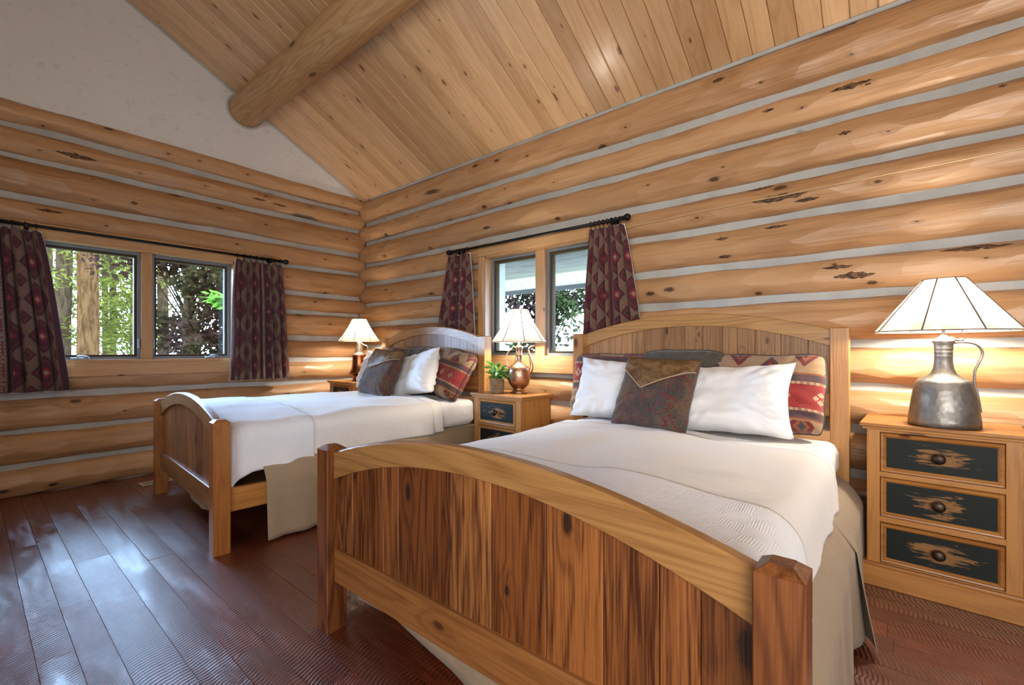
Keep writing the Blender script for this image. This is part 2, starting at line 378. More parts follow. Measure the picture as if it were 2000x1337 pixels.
def mk_paisley():
    m = NT('paisley_cloth'); p = m.coords()
    n1 = m.n('TexNoise', {'Vector': p, 'Scale': 6.0, 'Detail': 1.0}).outputs['Color']
    w = m.n('VectorMath', {0: p, 1: m.n('VectorMath', {0: n1, 'Scale': .16}, operation='SCALE').outputs[0]}, operation='ADD').outputs[0]
    v = m.n('TexVoronoi', {'Vector': w, 'Scale': 7.0}).outputs['Distance']
    ring = m.math('SINE', m.math('MULTIPLY', v, 26.0))
    sp = m.noise(p, 150, 2); big = m.noise(p, 8, 2)
    c = m.mix(m.sstep(big, .4, .62), (.050, .040, .034), (.105, .062, .032))
    c = m.mix(m.sstep(ring, .70, .92), c, (.115, .020, .022))
    c = m.mix(m.math('MULTIPLY', m.sstep(sp, .54, .60), .8), c, (.022, .020, .022))
    c = m.mix(m.math('MULTIPLY', m.sstep(m.noise(p, 110, 2), .60, .66), .6), c, (.20, .075, .035))
    m.bsdf(Base_Color=c, Roughness=.9, Sheen_Weight=.2, Normal=m.bump(sp, .3, .003)); return m.m
M['paisley'] = mk_paisley()
def mk_leather():
    m = NT('brown_leather'); p = m.coords()
    a = m.noise(p, 14, 6, .7, 1.0); b = m.noise(p, 90, 3)
    c = m.mix(m.sstep(a, .35, .68), (.085, .042, .017), (.22, .125, .052))
    c = m.mix(m.sstep(a, .68, .76), c, (.36, .27, .17))
    m.bsdf(Base_Color=c, Roughness=m.math('MULTIPLY_ADD', a, .3, .28), Normal=m.bump(m.math('ADD', a, m.math('MULTIPLY', b, .3)), .3, .004)); return m.m
M['leather'] = mk_leather()
M['stitch'] = plain('tan_stitching', (.42, .31, .20), .7)

def mk_metal(name, c1, c2, rough, ham=40.0, st=.25):
    m = NT(name); p = m.coords()
    a = m.noise(p, 9, 5, .65); v = m.n('TexVoronoi', {'Vector': p, 'Scale': ham, 'Randomness': 1.0}).outputs['Distance']
    c = m.mix(m.sstep(a, .35, .7), c1, c2)
    m.bsdf(Base_Color=c, Metallic=1.0, Roughness=m.math('MULTIPLY_ADD', a, .35, rough - .15), Normal=m.bump(v, st, .006)); return m.m
M['pewter'] = mk_metal('hammered_pewter', (.33, .315, .295), (.15, .142, .13), .50)
M['copper'] = mk_metal('hammered_copper', (.55, .33, .22), (.34, .20, .13), .36, 60)
M['darkcopper'] = mk_metal('brown_copper', (.36, .14, .06), (.16, .055, .025), .28, 50, .12)
M['silverband'] = mk_metal('tinned_metal', (.62, .56, .47), (.40, .35, .28), .38, 60, .1)
M['iron'] = plain('black_iron', (.010, .011, .014), .42, 0.6)
M['bronzeknob'] = mk_metal('bronze_knob', (.10, .075, .06), (.05, .035, .03), .42, 30, .1)
M['nickel'] = plain('grey_hardware', (.32, .34, .37), .35, .8)
M['bulb'] = plain('bulb_glass', (.9, .88, .82), .4)

def mk_shade(name, col, mottled):
    m = NT(name); p = m.coords()
    a = m.noise(p, 11, 5, .65); b = m.noise(p, 45, 3)
    c = m.mix(m.math('MULTIPLY', m.sstep(a, .38, .68), mottled), col, tuple(x * y for x, y in zip(col, (.70, .66, .58))))
    df = m.n('BsdfDiffuse', {'Color': c, 'Roughness': .5, 'Normal': m.bump(b, .15, .002)})
    tr = m.n('BsdfTranslucent', {'Color': c})
    mx = m.n('MixShader', {0: .19, 1: df.outputs[0], 2: tr.outputs[0]})
    m.t.links.new(mx.outputs[0], m.out.inputs[0]); return m.m
M['shade'] = mk_shade('rawhide_shade', (.68, .645, .58), 1.0)
M['shadewarm'] = mk_shade('rawhide_shade_warm', (.76, .68, .52), .5)
M['lace'] = plain('leather_lacing', (.11, .075, .05), .7)

def mk_paint():
    m = NT('worn_green_paint'); p = m.coords(False); tc = p
    sp = m.n('SeparateXYZ', {0: tc}); x, z = sp.outputs[0], sp.outputs[2]
    r = m.math('MULTIPLY', m.info.outputs['Random'], 23.0)
    pv = m.n('VectorMath', {0: tc, 1: m.n('CombineXYZ', {0: r, 1: r, 2: r}).outputs[0]}, operation='ADD').outputs[0]
    st = m.noise(m.scale(pv, 1, 1, 7), 9.0, 5, .65, .4)
    fib = m.noise(m.scale(pv, .12, 1, 1), 220, 3)
    ex = m.math('MULTIPLY', m.math('DIVIDE', x, .13), m.math('DIVIDE', x, .13)); ez = m.math('MULTIPLY', m.math('DIVIDE', z, .066), m.math('DIVIDE', z, .066))
    e = m.math('SQRT', m.math('ADD', ex, ez))
    cen = m.math('SUBTRACT', 1.0, m.sstep(e, .1, 1.5))
    wr = m.math('ADD', m.math('MULTIPLY', cen, .32), m.math('ADD', st, m.math('MULTIPLY', m.math('SUBTRACT', fib, .5), .2)))
    worn = m.sstep(wr, .70, .78)
    wd = m.mix(fib, (.36, .19, .07), (.17, .08, .03))
    c = m.mix(worn, (.008, .0125, .0115), wd)
    m.bsdf(Base_Color=c, Roughness=.5, Specular_IOR_Level=.25, Normal=m.bump(m.math('MULTIPLY', worn, -1.0), .2, .002)); return m.m
M['paint'] = mk_paint()

def mk_leaf(name, c1, c2, sc_=2.0, tr=.3, rough=.5, spec=0.0):
    m = NT(name); p = m.n('TexCoord').outputs['Object']
    f = m.noise(p, sc_, 3); c = m.mix(m.sstep(f, .38, .62), c1, c2)
    m.bsdf(Base_Color=c, Roughness=rough, Specular_IOR_Level=spec)
    t = m.n('BsdfTranslucent', {'Color': c}); mx = m.n('MixShader', {0: tr, 1: m.b.outputs[0], 2: t.outputs[0]})
    m.t.links.new(mx.outputs[0], m.out.inputs[0]); return m.m
M['plantleaf'] = mk_leaf('pot_plant_leaf', (.045, .19, .035), (.10, .33, .06), 14.0, .25, .35, .5)
M['conifer'] = mk_leaf('conifer_needles', (.030, .030, .006), (.075, .070, .010), 1.2, .4)
M['plum'] = mk_leaf('purple_leaves', (.019, .0075, .006), (.022, .017, .006), 1.1, .3)
M['plum2'] = mk_leaf('purple_green_leaves', (.022, .009, .010), (.024, .032, .010), 1.4, .35)
M['maple'] = mk_leaf('bright_green_leaves', (.05, .12, .012), (.08, .17, .02), 3.0, .4)
def mk_bark(name, c1, c2):
    m = NT(name); p = m.coords()
    a = m.noise(m.scale(p, 1, 1, .25), 16, 5, .65, .5)
    m.bsdf(Base_Color=m.mix(m.sstep(a, .35, .65), c1, c2), Roughness=.9, Specular_IOR_Level=0.0, Normal=m.bump(a, .8, .03)); return m.m
M['bark'] = mk_bark('bark_tan', (.020, .0085, .003), (.050, .022, .008))
M['bark2'] = mk_bark('bark_grey', (.014, .0075, .0035), (.032, .018, .009))
M['ground'] = plain('ground_grass', (.14, .13, .07), .95, Specular_IOR_Level=0.0)
M['haze'] = plain('far_hillside', (.30, .36, .33), 1.0)
M['soffit'] = plain('soffit_white', (.80, .74, .70), .6, Specular_IOR_Level=0.0)
M['fascia'] = plain('fascia_dark', (.10, .09, .10), .6)
M['weathered'] = wood('weathered_log', (.34, .30, .28), (.20, .17, .16), axis='X', s=1.0, knots=.3, var=.05, rough=.7)
def mk_basket():
    m = NT('seagrass'); p = m.coords(); a = m.noise(m.scale(p, 1, 1, 3), 60, 4); b = m.noise(p, 18, 2)
    m.bsdf(Base_Color=m.mix(m.sstep(m.math('MULTIPLY_ADD', a, .6, m.math('MULTIPLY', b, .5)), .35, .75), (.42, .29, .17), (.13, .085, .045)), Roughness=.8, Normal=m.bump(a, .5, .004)); return m.m
M['basket'] = mk_basket()
M['soil'] = plain('potting_soil', (.02, .014, .01), .95)
M['vent'] = plain('cream_vent', (.55, .49, .40), .45, .2)
M['ventdark'] = plain('vent_duct', (.01, .01, .01), .8)
M['cable'] = plain('tan_cable', (.55, .38, .20), .5)
M['sash'] = plain('sash_grey', (.20, .23, .27), .4, .2)
M['stopwood'] = plain('dark_glazing_stop', (.085, .055, .028), .7, Specular_IOR_Level=.1)
def mk_glass():
    m = NT('window_glass')
    g = m.n('BsdfGlossy', {'Color': (1, 1, 1, 1), 'Roughness': .02}); t = m.n('BsdfTransparent', {'Color': (.94, .96, .96, 1)})
    fr = m.n('Fresnel', {'IOR': 1.45}); mx = m.n('MixShader', {0: m.math('MULTIPLY', fr.outputs[0], .9), 1: t.outputs[0], 2: g.outputs[0]})
    m.t.links.new(mx.outputs[0], m.out.inputs[0]); return m.m
M['glass'] = mk_glass()

# ================================================================== SETTING
XF, YF = -5.28, 3.28            # log fronts of the two walls
CY, CZ, CS = 3.33, 3.09, 0.517  # ceiling meets the north wall here; slope
X_E, Y_S = 1.9, -3.0            # unseen east and south walls
RIDGE_Y = -0.6

# ---- floor
rng = random.Random(4)
fl = mesh_obj('floor', nbox(XF - .3, X_E + .1, Y_S - .1, YF + .3, -.12, -.024), M['subfloor'])
struct(fl, 'dark red stained rough sawn plank floor', 'floor')
y = Y_S
row = 0
while y < YF + .08:
    w = rng.choice((.105, .12, .12, .135, .15))
    x = XF - .1 - rng.random() * 1.5
    while x < X_E:
        L = rng.uniform(1.1, 2.6) if y > -1.2 else 8.0
        x0, x1 = max(x, XF - .1), min(x + L, X_E)
        if x1 - x0 > .05:
            dz = rng.uniform(-.0012, .0)
            cx, cy = (x0 + x1) / 2, y + w / 2
            hx, hy = (x1 - x0) / 2 - .0003, w / 2 - .0004
            mesh_obj('plank', nbox(-hx, hx, -hy, hy, -.024, 0, .0009), M['floor'], fl, loc=(cx, cy, dz))
        x += L
    y += w

# ---- log walls
def log_mesh(u0, u1, z0, z1, seed, B=.085, gap=.045, hh=None, zc=None):
    hh = hh if hh is not None else (z1 - z0 - gap) / 2
    zc = zc if zc is not None else (z0 + z1) / 2
    nu = max(4, int((u1 - u0) / .035)); na = 19
    vs = []
    for i in range(nu + 1):
        u = u0 + (u1 - u0) * i / nu
        h = hh * (1 + .07 * nz(u * .9, seed * 3.1, 1.7)) + .007 * nz(u * 3.2, seed, 9.0)
        c = zc + .016 * nz(u * .55, seed * 1.3, 5.0) + .006 * nz(u * 2.6, seed, 15.0)
        b = B * (1 + .10 * nz(u * .5, seed, 8.8))
        for k in range(na):
            a = R(-104 + 208 * k / (na - 1))
            r = 1 + .03 * nz(u * 2.2, seed * 5 + 2.5 * sin(a), cos(a) * 2) + .045 * abs(nz(u * 3.6, seed * 7 + 2.2 * a, 3.3)) + .02 * abs(nz(u * 8.0, seed * 3 + 4.5 * a, 6.3)) - .02
            vs.append((u, B - b * r * cos(a), c + h * r * sin(a)))
    fs = []
    for i in range(nu):
        for k in range(na - 1):
            q = i * na + k
            fs.append((q, q + na, q + na + 1, q + 1))
    fs.append(tuple(range(na)))
    fs.append(tuple(reversed(range(nu * na, nu * na + na))))
    return vs, fs
def wall_slab(u0, u1, z0, z1, op, y0=.072, y1=.30):
    bm = bmesh.new(); a, b, c, d = op
    box(bm, u0, a, y0, y1, z0, z1); box(bm, b, u1, y0, y1, z0, z1)
    box(bm, a, b, y0, y1, z0, c); box(bm, a, b, y0, y1, d, z1)
    return bm
LZ = [3.16, 2.94, 2.70, 2.39, 2.135, 1.82, 1.605, 1.306, 1.058, .794, .51, .236, -.03]
BZ = [3.12, 2.79, 2.545, 2.26, 2.015, 1.74, 1.495, 1.206, .946, .698, .44, .155, -.13]
OPW = (.36, 1.79, 1.056, 2.083)      # west window opening (u = world y)
OPN = (-3.08, -1.80, 1.09, 2.09)     # north window opening (u = world x)
wall_left = mesh_obj('wall_left', wall_slab(Y_S, YF + .30, -.05, 3.2, OPW), M['chink'], loc=(XF, 0, 0), rot=(0, 0, R(90)))
struct(wall_left, 'log wall with the wider window and pale chinking below the plaster gable', 'wall')
wall_back = mesh_obj('wall_back', wall_slab(XF - .30, X_E + .1, -.05, 3.45, OPN), M['chink'], loc=(0, YF, 0))
struct(wall_back, 'log wall with pale chinking behind the two headboards', 'wall')
LOGV = {'wall_left': ([], []), 'wall_back': ([], [])}
def logs(wall, Z, u0, u1, op, s0):
    for i in range(len(Z) - 1):
        zt, zb = Z[i], Z[i + 1]
        cut = zb < op[3] + .0 and zt > op[2] + .03
        segs = [(u0, op[0] - .045), (op[1] + .045, u1)] if cut else [(u0, u1)]
        kw = {}
        if wall is wall_back and i == 0: kw = dict(B=.10, hh=.152, zc=2.965)
        for a, b in segs:
            vs, fs = log_mesh(a, b, zb, zt, s0 + i * 1.37, **kw)
            n0 = len(LOGV[wall.name][0]); LOGV[wall.name][0].extend(vs); LOGV[wall.name][1].extend([tuple(q + n0 for q in f_) for f_ in fs])
            py_obj('log', vs, fs, M['log'], wall, True)
logs(wall_left, LZ, Y_S, YF + .07, OPW, 3.0)
logs(wall_back, BZ, XF - .07, X_E, OPN, 41.0)
# ragged bark scars and checks left on the logs: (u, z, half length, half height)
def scar_mat():
    m = NT('bark_scar'); p = m.coords()
    a = m.noise(m.scale(p, .25, 1, 1), 130, 3, .65)
    m.bsdf(Base_Color=m.mix(m.sstep(a, .38, .60), (.014, .008, .005), (.20, .10, .045)), Roughness=.8, Normal=m.bump(a, .8, .004)); return m.m
M['scar'] = scar_mat()
def scars(wall, spots, seed):
    bvh = BVHTree.FromPolygons(*LOGV[wall.name])
    for k, (u, z, hl, hh_) in enumerate(spots):
        vs = []; n, mm = 22, 6
        for i in range(n + 1):
            t = -1 + 2 * i / n
            w = hh_ * max(0, 1 - abs(t) ** 1.3) ** .8 * (1 + .5 * nz(t * 4, seed + k, 1)) * .9
            cz = z + hh_ * .35 * nz(t * 2.5, seed + k, 5)
            for j in range(mm + 1):
                q = -1 + 2 * j / mm
                zz = cz + q * w * (1 + .35 * nz(t * 9, seed + k, q)); uu = u + hl * t
                hit = bvh.ray_cast(Vector((uu, -1, zz)), Vector((0, 1, 0)))
                vs.append((uu, (hit[0].y if hit[0] else .02) - .0016 * (1 - abs(q) ** 4) - .0003, zz))
        py_obj('bark_scar', vs, grid_faces(mm + 1, n + 1), M['scar'], wall, True)
scars(wall_back, [(-.546, 2.124, .156, .024), (.326, 1.691, .138, .018), (-.168, 1.597, .10, .022), (-.246, 1.655, .079, .014), (-.187, 2.70, .101, .021), (-.401, 2.085, .069, .012),
    (-.609, 2.70, .038, .013), (-.566, 1.95, .074, .012), (-.654, 2.215, .083, .012), (-.871, 1.80, .046, .013), (-.887, 1.92, .046, .013), (-.211, 2.43, .034, .012), (.424, 2.48, .017, .01), (-3.928, 1.79, .06, .014), (-3.075, 2.37, .05, .017)], 3.0)
scars(wall_left, [(.597, 2.80, .132, .022), (.435, 2.30, .088, .015), (2.035, 2.80, .083, .012), (2.251, 2.79, .089, .012), (1.296, 2.655, .07, .012), (2.665, 1.735, .031, .012), (.976, 2.50, .029, .016), (1.666, 2.62, .037, .014)], 9.0)
# caulk bead between top log and ceiling boards
pts = [(u, .035 + .012 * nz(u * .9, 3, 3), CZ + .002 + .006 * nz(u * 1.7, 1, 1)) for u in [XF + .1 + i * .12 for i in range(56)]]
mesh_obj('caulk_bead', tube(bmesh.new(), pts, .016, 6), M['chink'], wall_back, True)

# ---- plaster gable above the west log wall
SL = math.atan(CS)
def ceil_z(y): return CZ - CS * (y - CY)
bm = bmesh.new()
yr = RIDGE_Y
prof = [(CY + .05, 3.05), (CY + .05, ceil_z(CY + .05) + .03), (yr, ceil_z(yr) + .03), (2 * yr - CY, CZ), (2 * yr - CY, 3.05)]
f = [bm.verts.new((-5.325, p[0], p[1])) for p in prof]; g = [bm.verts.new((-5.45, p[0], p[1])) for p in prof]
bm.faces.new(f); bm.faces.new(list(reversed(g)))
for k in range(5): bm.faces.new((f[k], f[k - 1], g[k - 1], g[k]))
gable = struct(mesh_obj('wall_gable', bm, M['plaster']), 'mottled grey plaster gable above the log wall', 'wall')
pts = [(-5.318, yy, ceil_z(yy) - .004) for yy in [CY - i * .15 for i in range(27)]]
mesh_obj('caulk_bead', tube(bmesh.new(), pts, .012, 6), M['chink'], gable, True)
ring = [(-5.322, 1.91 + .168 * cos(a), 3.715 + .168 * sin(a)) for a in [2 * pi * k / 40 for k in range(40)]]
mesh_obj('caulk_bead', tube(bmesh.new(), ring, .013, 6, closed=True), M['chink'], gable, True)

# ---- sloped board ceiling (local y runs up the slope, local z into the room)
clen = (CY + .1 - RIDGE_Y) / cos(SL)
ceil = mesh_obj('ceiling', nbox(XF - .1, X_E + .1, -.12, clen, -.10, -.016), M['subfloor'], loc=(0, CY, CZ), rot=(pi - SL, 0, 0))
struct(ceil, 'sloped ceiling of varnished pine boards', 'ceiling')
bw = .1285; x = -1.474 - 31 * bw
bmeshes = None
for k in range(60):
    x0 = x + k * bw
    if x0 > X_E: break
    hw = bw / 2 - .0012
    if bmeshes is None:
        b = nbox(-hw, hw, -clen / 2 - .05, clen / 2, -.016, 0, .006)
        o = mesh_obj('board', b, M['ceil'], ceil, loc=(x0 + bw / 2, clen / 2 - .06, 0)); bmeshes = o.data
    else:
        data_obj('board', bmeshes, None, ceil, loc=(x0 + bw / 2, clen / 2 - .06, 0))
# log purlin
vs = []; fs = []; na = 28; nu = 110
for i in range(nu + 1):
    u = -5.38 + 7.28 * i / nu
    for k in range(na):
        a = 2 * pi * k / na
        r = .157 * (1 + .03 * nz(u * 1.1, 3 * cos(a), 3 * sin(a)) + .018 * nz(u * 5, 5 * cos(a), 5 * sin(a))) * (1 + .012 * (u + 5.3))
        vs.append((u, 1.91 + r * cos(a), 3.715 + r * sin(a) + .006 * nz(u * .7, 2, 2)))
for i in range(nu):
    for k in range(na): fs.append((i * na + k, i * na + (k + 1) % na, (i + 1) * na + (k + 1) % na, (i + 1) * na + k))
beam = py_obj('log_beam', vs, fs, M['beam'], None, True)
beam.parent = ceil; beam.matrix_parent_inverse = (Matrix.Translation((0, CY, CZ)) @ Matrix.Rotation(pi - SL, 4, 'X')).inverted()

# ---- unseen sides of the room
bm = bmesh.new(); box(bm, X_E, X_E + .1, Y_S, YF + .3, 0, 5.2)
struct(mesh_obj('wall_right', bm, M['plaster']), 'plaster wall closing the room on the right', 'wall')
bm = bmesh.new(); box(bm, XF - .3, X_E + .1, Y_S - .1, Y_S, 0, 5.2)
struct(mesh_obj('wall_front', bm, M['plaster']), 'plaster wall closing the room behind the viewer', 'wall')
bm = bmesh.new()
v = [bm.verts.new(p) for p in ((XF - .3, RIDGE_Y, ceil_z(RIDGE_Y)), (X_E + .1, RIDGE_Y, ceil_z(RIDGE_Y)), (X_E + .1, Y_S - .1, ceil_z(RIDGE_Y) - CS * (RIDGE_Y - Y_S + .1)), (XF - .3, Y_S - .1, ceil_z(RIDGE_Y) - CS * (RIDGE_Y - Y_S + .1)))]
bm.faces.new(v)
struct(mesh_obj('ceiling_rear', bm, plain('pine_ceiling_rear', (.55, .33, .15), .5)), 'rear slope of the pine ceiling', 'ceiling')

# ---- windows (local x along the wall, y outwards, z up)
def window(name, wall_loc, rz, op, mull, label, sill_h, head_h, cranks, sill_over=.10):
    a, b, c, d = op
    root = mesh_obj(name, nbox(a - .09, b + .09, -.022, .06, d - .002, d + head_h, .004), M['trim'], loc=wall_loc, rot=(0, 0, rz))
    struct(root, label, 'window')
    P = lambda nm, bm, mt, par=root: mesh_obj(nm, bm, mt, par)
    for x0, x1 in ((a - .085, a - .005), (b + .005, b + .085)):
        P('side_casing', nbox(x0, x1, -.018, .05, c + .001, d - .004, .003), M['trimz'])
    P('sill_board', nbox(a - sill_over, b + sill_over, -.026, .05, c - sill_h, c - .003, .006), M['trim'])
    bm = bmesh.new(); box(bm, a - .012, a + .012, -.012, .20, c, d); P('jamb', bm, M['trimz'])
    bm = bmesh.new(); box(bm, b - .012, b + .012, -.012, .20, c, d); P('jamb', bm, M['trimz'])
    P('head_jamb', nbox(a, b, -.012, .20, d - .022, d + .002), M['trim'])
    P('sill', nbox(a, b, -.012, .20, c - .004, c + .026), M['trim'])
    P('mullion', nbox(mull[0], mull[1], .035, .14, c + .02, d - .02, .003), M['trimz'])
    for i, (p0, p1) in enumerate(((a + .012, mull[0]), (mull[1], b - .012))):
        z0, z1 = c + .026, d - .022
        # sash: wood stop, grey gasket frame, pane
        bm = bmesh.new(); t = .022
        for q in ((p0, p0 + t, z0, z1), (p1 - t, p1, z0, z1), (p0 + t, p1 - t, z0, z0 + t), (p0 + t, p1 - t, z1 - t, z1)):
            box(bm, q[0], q[1], .075, .13, q[2], q[3], .002)
        s = P('sash', bm, M['sash'])
        bm = bmesh.new(); t2 = .020
        x0, x1, w0, w1 = p0 + t, p1 - t, z0 + t, z1 - t
        for q in ((x0, x0 + t2, w0, w1), (x1 - t2, x1, w0, w1), (x0 + t2, x1 - t2, w0, w0 + t2), (x0 + t2, x1 - t2, w1 - t2, w1)):
            box(bm, q[0], q[1], .10, .15, q[2], q[3])
        mesh_obj('stop', bm, M['stopwood'], s)
        mesh_obj('pane', nbox(x0 + t2 - .004, x1 - t2 + .004, .122, .127, w0 + t2 - .004, w1 - t2 + .004), M['glass'], s)
        ck = cranks[i]
        if ck is not None:
            bm = bmesh.new(); box(bm, ck - .06, ck + .06, .02, .075, c + .022, c + .044, .006, 2)
            k = P('crank_handle', bm, M['nickel'])
            mesh_obj('lever', tube(bmesh.new(), [(ck - .02, .02, c + .05), (ck, .01, c + .056), (ck + .05, .012, c + .047)], .009, 8), M['nickel'], k, True)
            lx = p1 - .012 if i == 0 else p0 + .012
            P('latch', nbox(lx - .008, lx + .008, .055, .08, c + .12, c + .21, .004), M['nickel'])
    return root
window('window_1', (XF, 0, 0), R(90), OPW, (1.033, 1.116), 'wide two pane casement window looking out on conifer trunks', .12, .10, (.62, 1.60))
window('window_2', (0, YF, 0), 0, OPN, (-2.492, -2.390), 'two pane casement window between the two beds', .13, .10, (None, None))

# ================================================================== OUTSIDE
gr = mesh_obj('ground', nbox(-70, 30, -30, 70, -.65, -.55), M['ground']); struct(gr, 'mown ground outside the windows', 'ground')
# porch eave outside the north window
eave_y0, eave_y1 = YF + .35, 5.35
def ez(yy): return ceil_z(yy) + .02
def slope_board(x0, x1, t=.02):
    bm = bmesh.new()
    a = [bm.verts.new(p) for p in ((x0, eave_y0, ez(eave_y0)), (x1, eave_y0, ez(eave_y0)), (x1, eave_y1, ez(eave_y1)), (x0, eave_y1, ez(eave_y1)))]
    b = [bm.verts.new(v.co + Vector((0, 0, t))) for v in a]
    bm.faces.new(list(reversed(a))); bm.faces.new(b)
    for k in range(4): bm.faces.new((a[k - 1], a[k], b[k], b[k - 1]))
    return bm
eave = empty('porch_eave', (0, 0, 0)); tag(eave, 'overhanging porch eave with grey log and pale soffit boards', 'roof eave')
for k in range(60):
    x0 = -8.2 + k * .16
    mesh_obj('soffit_board', slope_board(x0 + .004, x0 + .156), M['soffit'], eave)
bm = bmesh.new()
a = [(-8.6, YF + .33, ez(YF + .33) + .06), (2.0, YF + .33, ez(YF + .33) + .06), (2.0, eave_y1 + .03, ez(eave_y1 + .03) + .06), (-8.6, eave_y1 + .03, ez(eave_y1 + .03) + .06)]
va = [bm.verts.new(p) for p in a]; vb = [bm.verts.new((p[0], p[1], p[2] + .1)) for p in a]
bm.faces.new(list(reversed(va))); bm.faces.new(vb)
for k in range(4): bm.faces.new((va[k - 1], va[k], vb[k], vb[k - 1]))
mesh_obj('roof_sheet', bm, M['fascia'], eave)
mesh_obj('fascia', nbox(-8.4, 2.0, eave_y1, eave_y1 + .04, ez(eave_y1) - .06, ez(eave_y1) + .16), M['fascia'], eave)
vs = []; fs = []; na = 20; nu = 40
for i in range(nu + 1):
    u = -8.4 + 10.4 * i / nu
    for k in range(na):
        a_ = 2 * pi * k / na; r = .20 * (1 + .03 * nz(u, 3 * cos(a_), 3 * sin(a_)))
        vs.append((u, 4.5 + r * cos(a_), 2.27 + r * sin(a_)))
for i in range(nu):
    for k in range(na): fs.append((i * na + k, i * na + (k + 1) % na, (i + 1) * na + (k + 1) % na, (i + 1) * na + k))
py_obj('porch_log', vs, fs, M['weathered'], eave, True)

YAW = R(39.85)
def at(px, d):
    l = (px - 1000) / 888.9
    return Vector(((-sin(YAW) + cos(YAW) * l) * d, (cos(YAW) + sin(YAW) * l) * d, 0))
def trunk(bm, p, r, h, seed, lean=0.0):
    pts = [(p.x + lean * z + .05 * nz(z * .4, seed, 1), p.y + .05 * nz(z * .4, seed, 7), z) for z in [-.6 + h * i / 14 for i in range(15)]]
    return tube(bm, pts, [r * (1.15 - .45 * i / 14) for i in range(15)], 14)
def leaves(centers, n, size, seed, aspect=.4, flat=.5, spread=.25):
    g = random.Random(seed); vs = []; fs = []
    for _ in range(n):
        c, rad = g.choice(centers)
        while True:
            o = Vector((g.uniform(-1, 1), g.uniform(-1, 1), g.uniform(-1, 1)))
            if o.length < 1: break
        p = c + Vector((o.x * rad.x, o.y * rad.y, o.z * rad.z))
        L = size * g.uniform(.6, 1.3)
        d = Vector((g.gauss(0, 1), g.gauss(0, 1), g.gauss(-.25, flat))).normalized()
        s = d.cross(Vector((g.gauss(0, .4), g.gauss(0, .4), 1))).normalized() * L * aspect * .5
        b = len(vs)
        vs += [tuple(p), tuple(p + d * L * .5 + s), tuple(p + d * L), tuple(p + d * L * .5 - s)]
        fs.append((b, b + 1, b + 2, b + 3))
    return vs, fs
def conifer(px, d, r, h, label, seed, mat, zlo=1.5, n_br=26, needles=5200, dense=1.0):
    p = at(px, d); root = empty('conifer_tree', p)
    g = random.Random(seed); z0 = Vector((0, 0, 0))
    mesh_obj('trunk', trunk(bmesh.new(), z0, r, h, seed), mat, root, True)
    bm = bmesh.new(); cs = []
    for k in range(n_br):
        z = zlo + (min(h * .8, 1.4 + d * .26) - zlo) * (k / n_br); a = g.uniform(0, 2 * pi); L = g.uniform(.9, 2.4) * dense
        dv = Vector((cos(a), sin(a), 0)); pts = []
        for i in range(6):
            t = i / 5; q = dv * (r * .6 + L * t) + Vector((0, 0, z + .18 * t - .55 * t * t))
            pts.append(q)
            if i > 1:
                for _ in range(2): cs.append((q + Vector((g.gauss(0, .12), g.gauss(0, .12), g.gauss(-.06, .05))), Vector((.34, .34, .13))))
        tube(bm, pts, [.012, .011, .009, .007, .005, .003], 5)
    mesh_obj('branches', bm, M['bark2'], root, True)
    vs, fs = leaves(cs, int(needles * .42), .012 * d + .05, seed, .30, .30)
    py_obj('foliage', vs, fs, M['conifer'], root)['kind'] = 'stuff'
    tag(root, label, 'tree', 'trees outside the windows')
    return root
conifer(123, 12.0, .17, 11, 'conifer with greyish trunk nearest the left curtain', 11, M['bark2'], 1.6, 30, 6500)
conifer(172, 9.7, .175, 10, 'conifer with the thickest tan trunk in the left window pane', 12, M['bark'], 3.2, 16, 2500)
conifer(206, 20.0, .11, 13, 'thinner conifer just left of its twin trunk', 13, M['bark2'], 1.6, 34, 6500)
conifer(221, 20.5, .13, 13, 'conifer with slim grey trunk nearest the window mullion', 14, M['bark2'], 1.6, 36, 7500)
conifer(262, 15.0, .10, 12, 'leafy conifer just left of the window mullion', 15, M['bark2'], 1.4, 34, 6500)
conifer(95, 17.0, .12, 12, 'conifer half hidden by the leftmost curtain', 16, M['bark2'], 1.4, 34, 6000)
def broadleaf(px, d, r, h, label, seed, blobs, n, mat, size=.10, lean=0.0):
    root = empty('plum_tree', at(px, d)); g = random.Random(seed)
    mesh_obj('trunk', trunk(bmesh.new(), Vector((0, 0, 0)), r, h, seed, lean), M['bark2'], root, True)
    bm = bmesh.new()
    cs = []
    rt = Vector((cos(YAW), sin(YAW), 0)); fwv = Vector((-sin(YAW), cos(YAW), 0))
    for (lx, z, rad) in blobs:
        c = rt * lx + fwv * g.uniform(-.5, .5) + Vector((0, 0, z)); cs.append((c, Vector((rad, rad, rad * .8))))
        tube(bm, [(lean * z * .6, 0, z * .55), tuple(c * .6 + Vector((0, 0, z * .25))), tuple(c)], [.016, .010, .004], 5)
    mesh_obj('branches', bm, M['bark2'], root, True)
    vs, fs = leaves(cs, n, size, seed, .55, .8)
    py_obj('foliage', vs, fs, mat, root)['kind'] = 'stuff'
    tag(root, label, 'tree', 'trees outside the windows')
    return root
g = random.Random(77)
bl = [(g.uniform(-.75, 1.2), g.uniform(.4, 3.1), g.uniform(.28, .6)) for _ in range(46)]
broadleaf(372, 7.5, .10, 3.4, 'dark purple leaved tree filling the right pane of the wide window', 21, bl, 11000, M['plum'], .125)
conifer(318, 13.0, .13, 10, 'conifer showing behind the purple leaved tree', 17, M['bark2'], 1.4, 30, 5000)
bl = [(g.uniform(-1.25, .55) if z < 2.5 else g.uniform(-1.3, .1), z, g.uniform(.25, .5)) for z in [g.uniform(.3, 3.6) for _ in range(40)]]
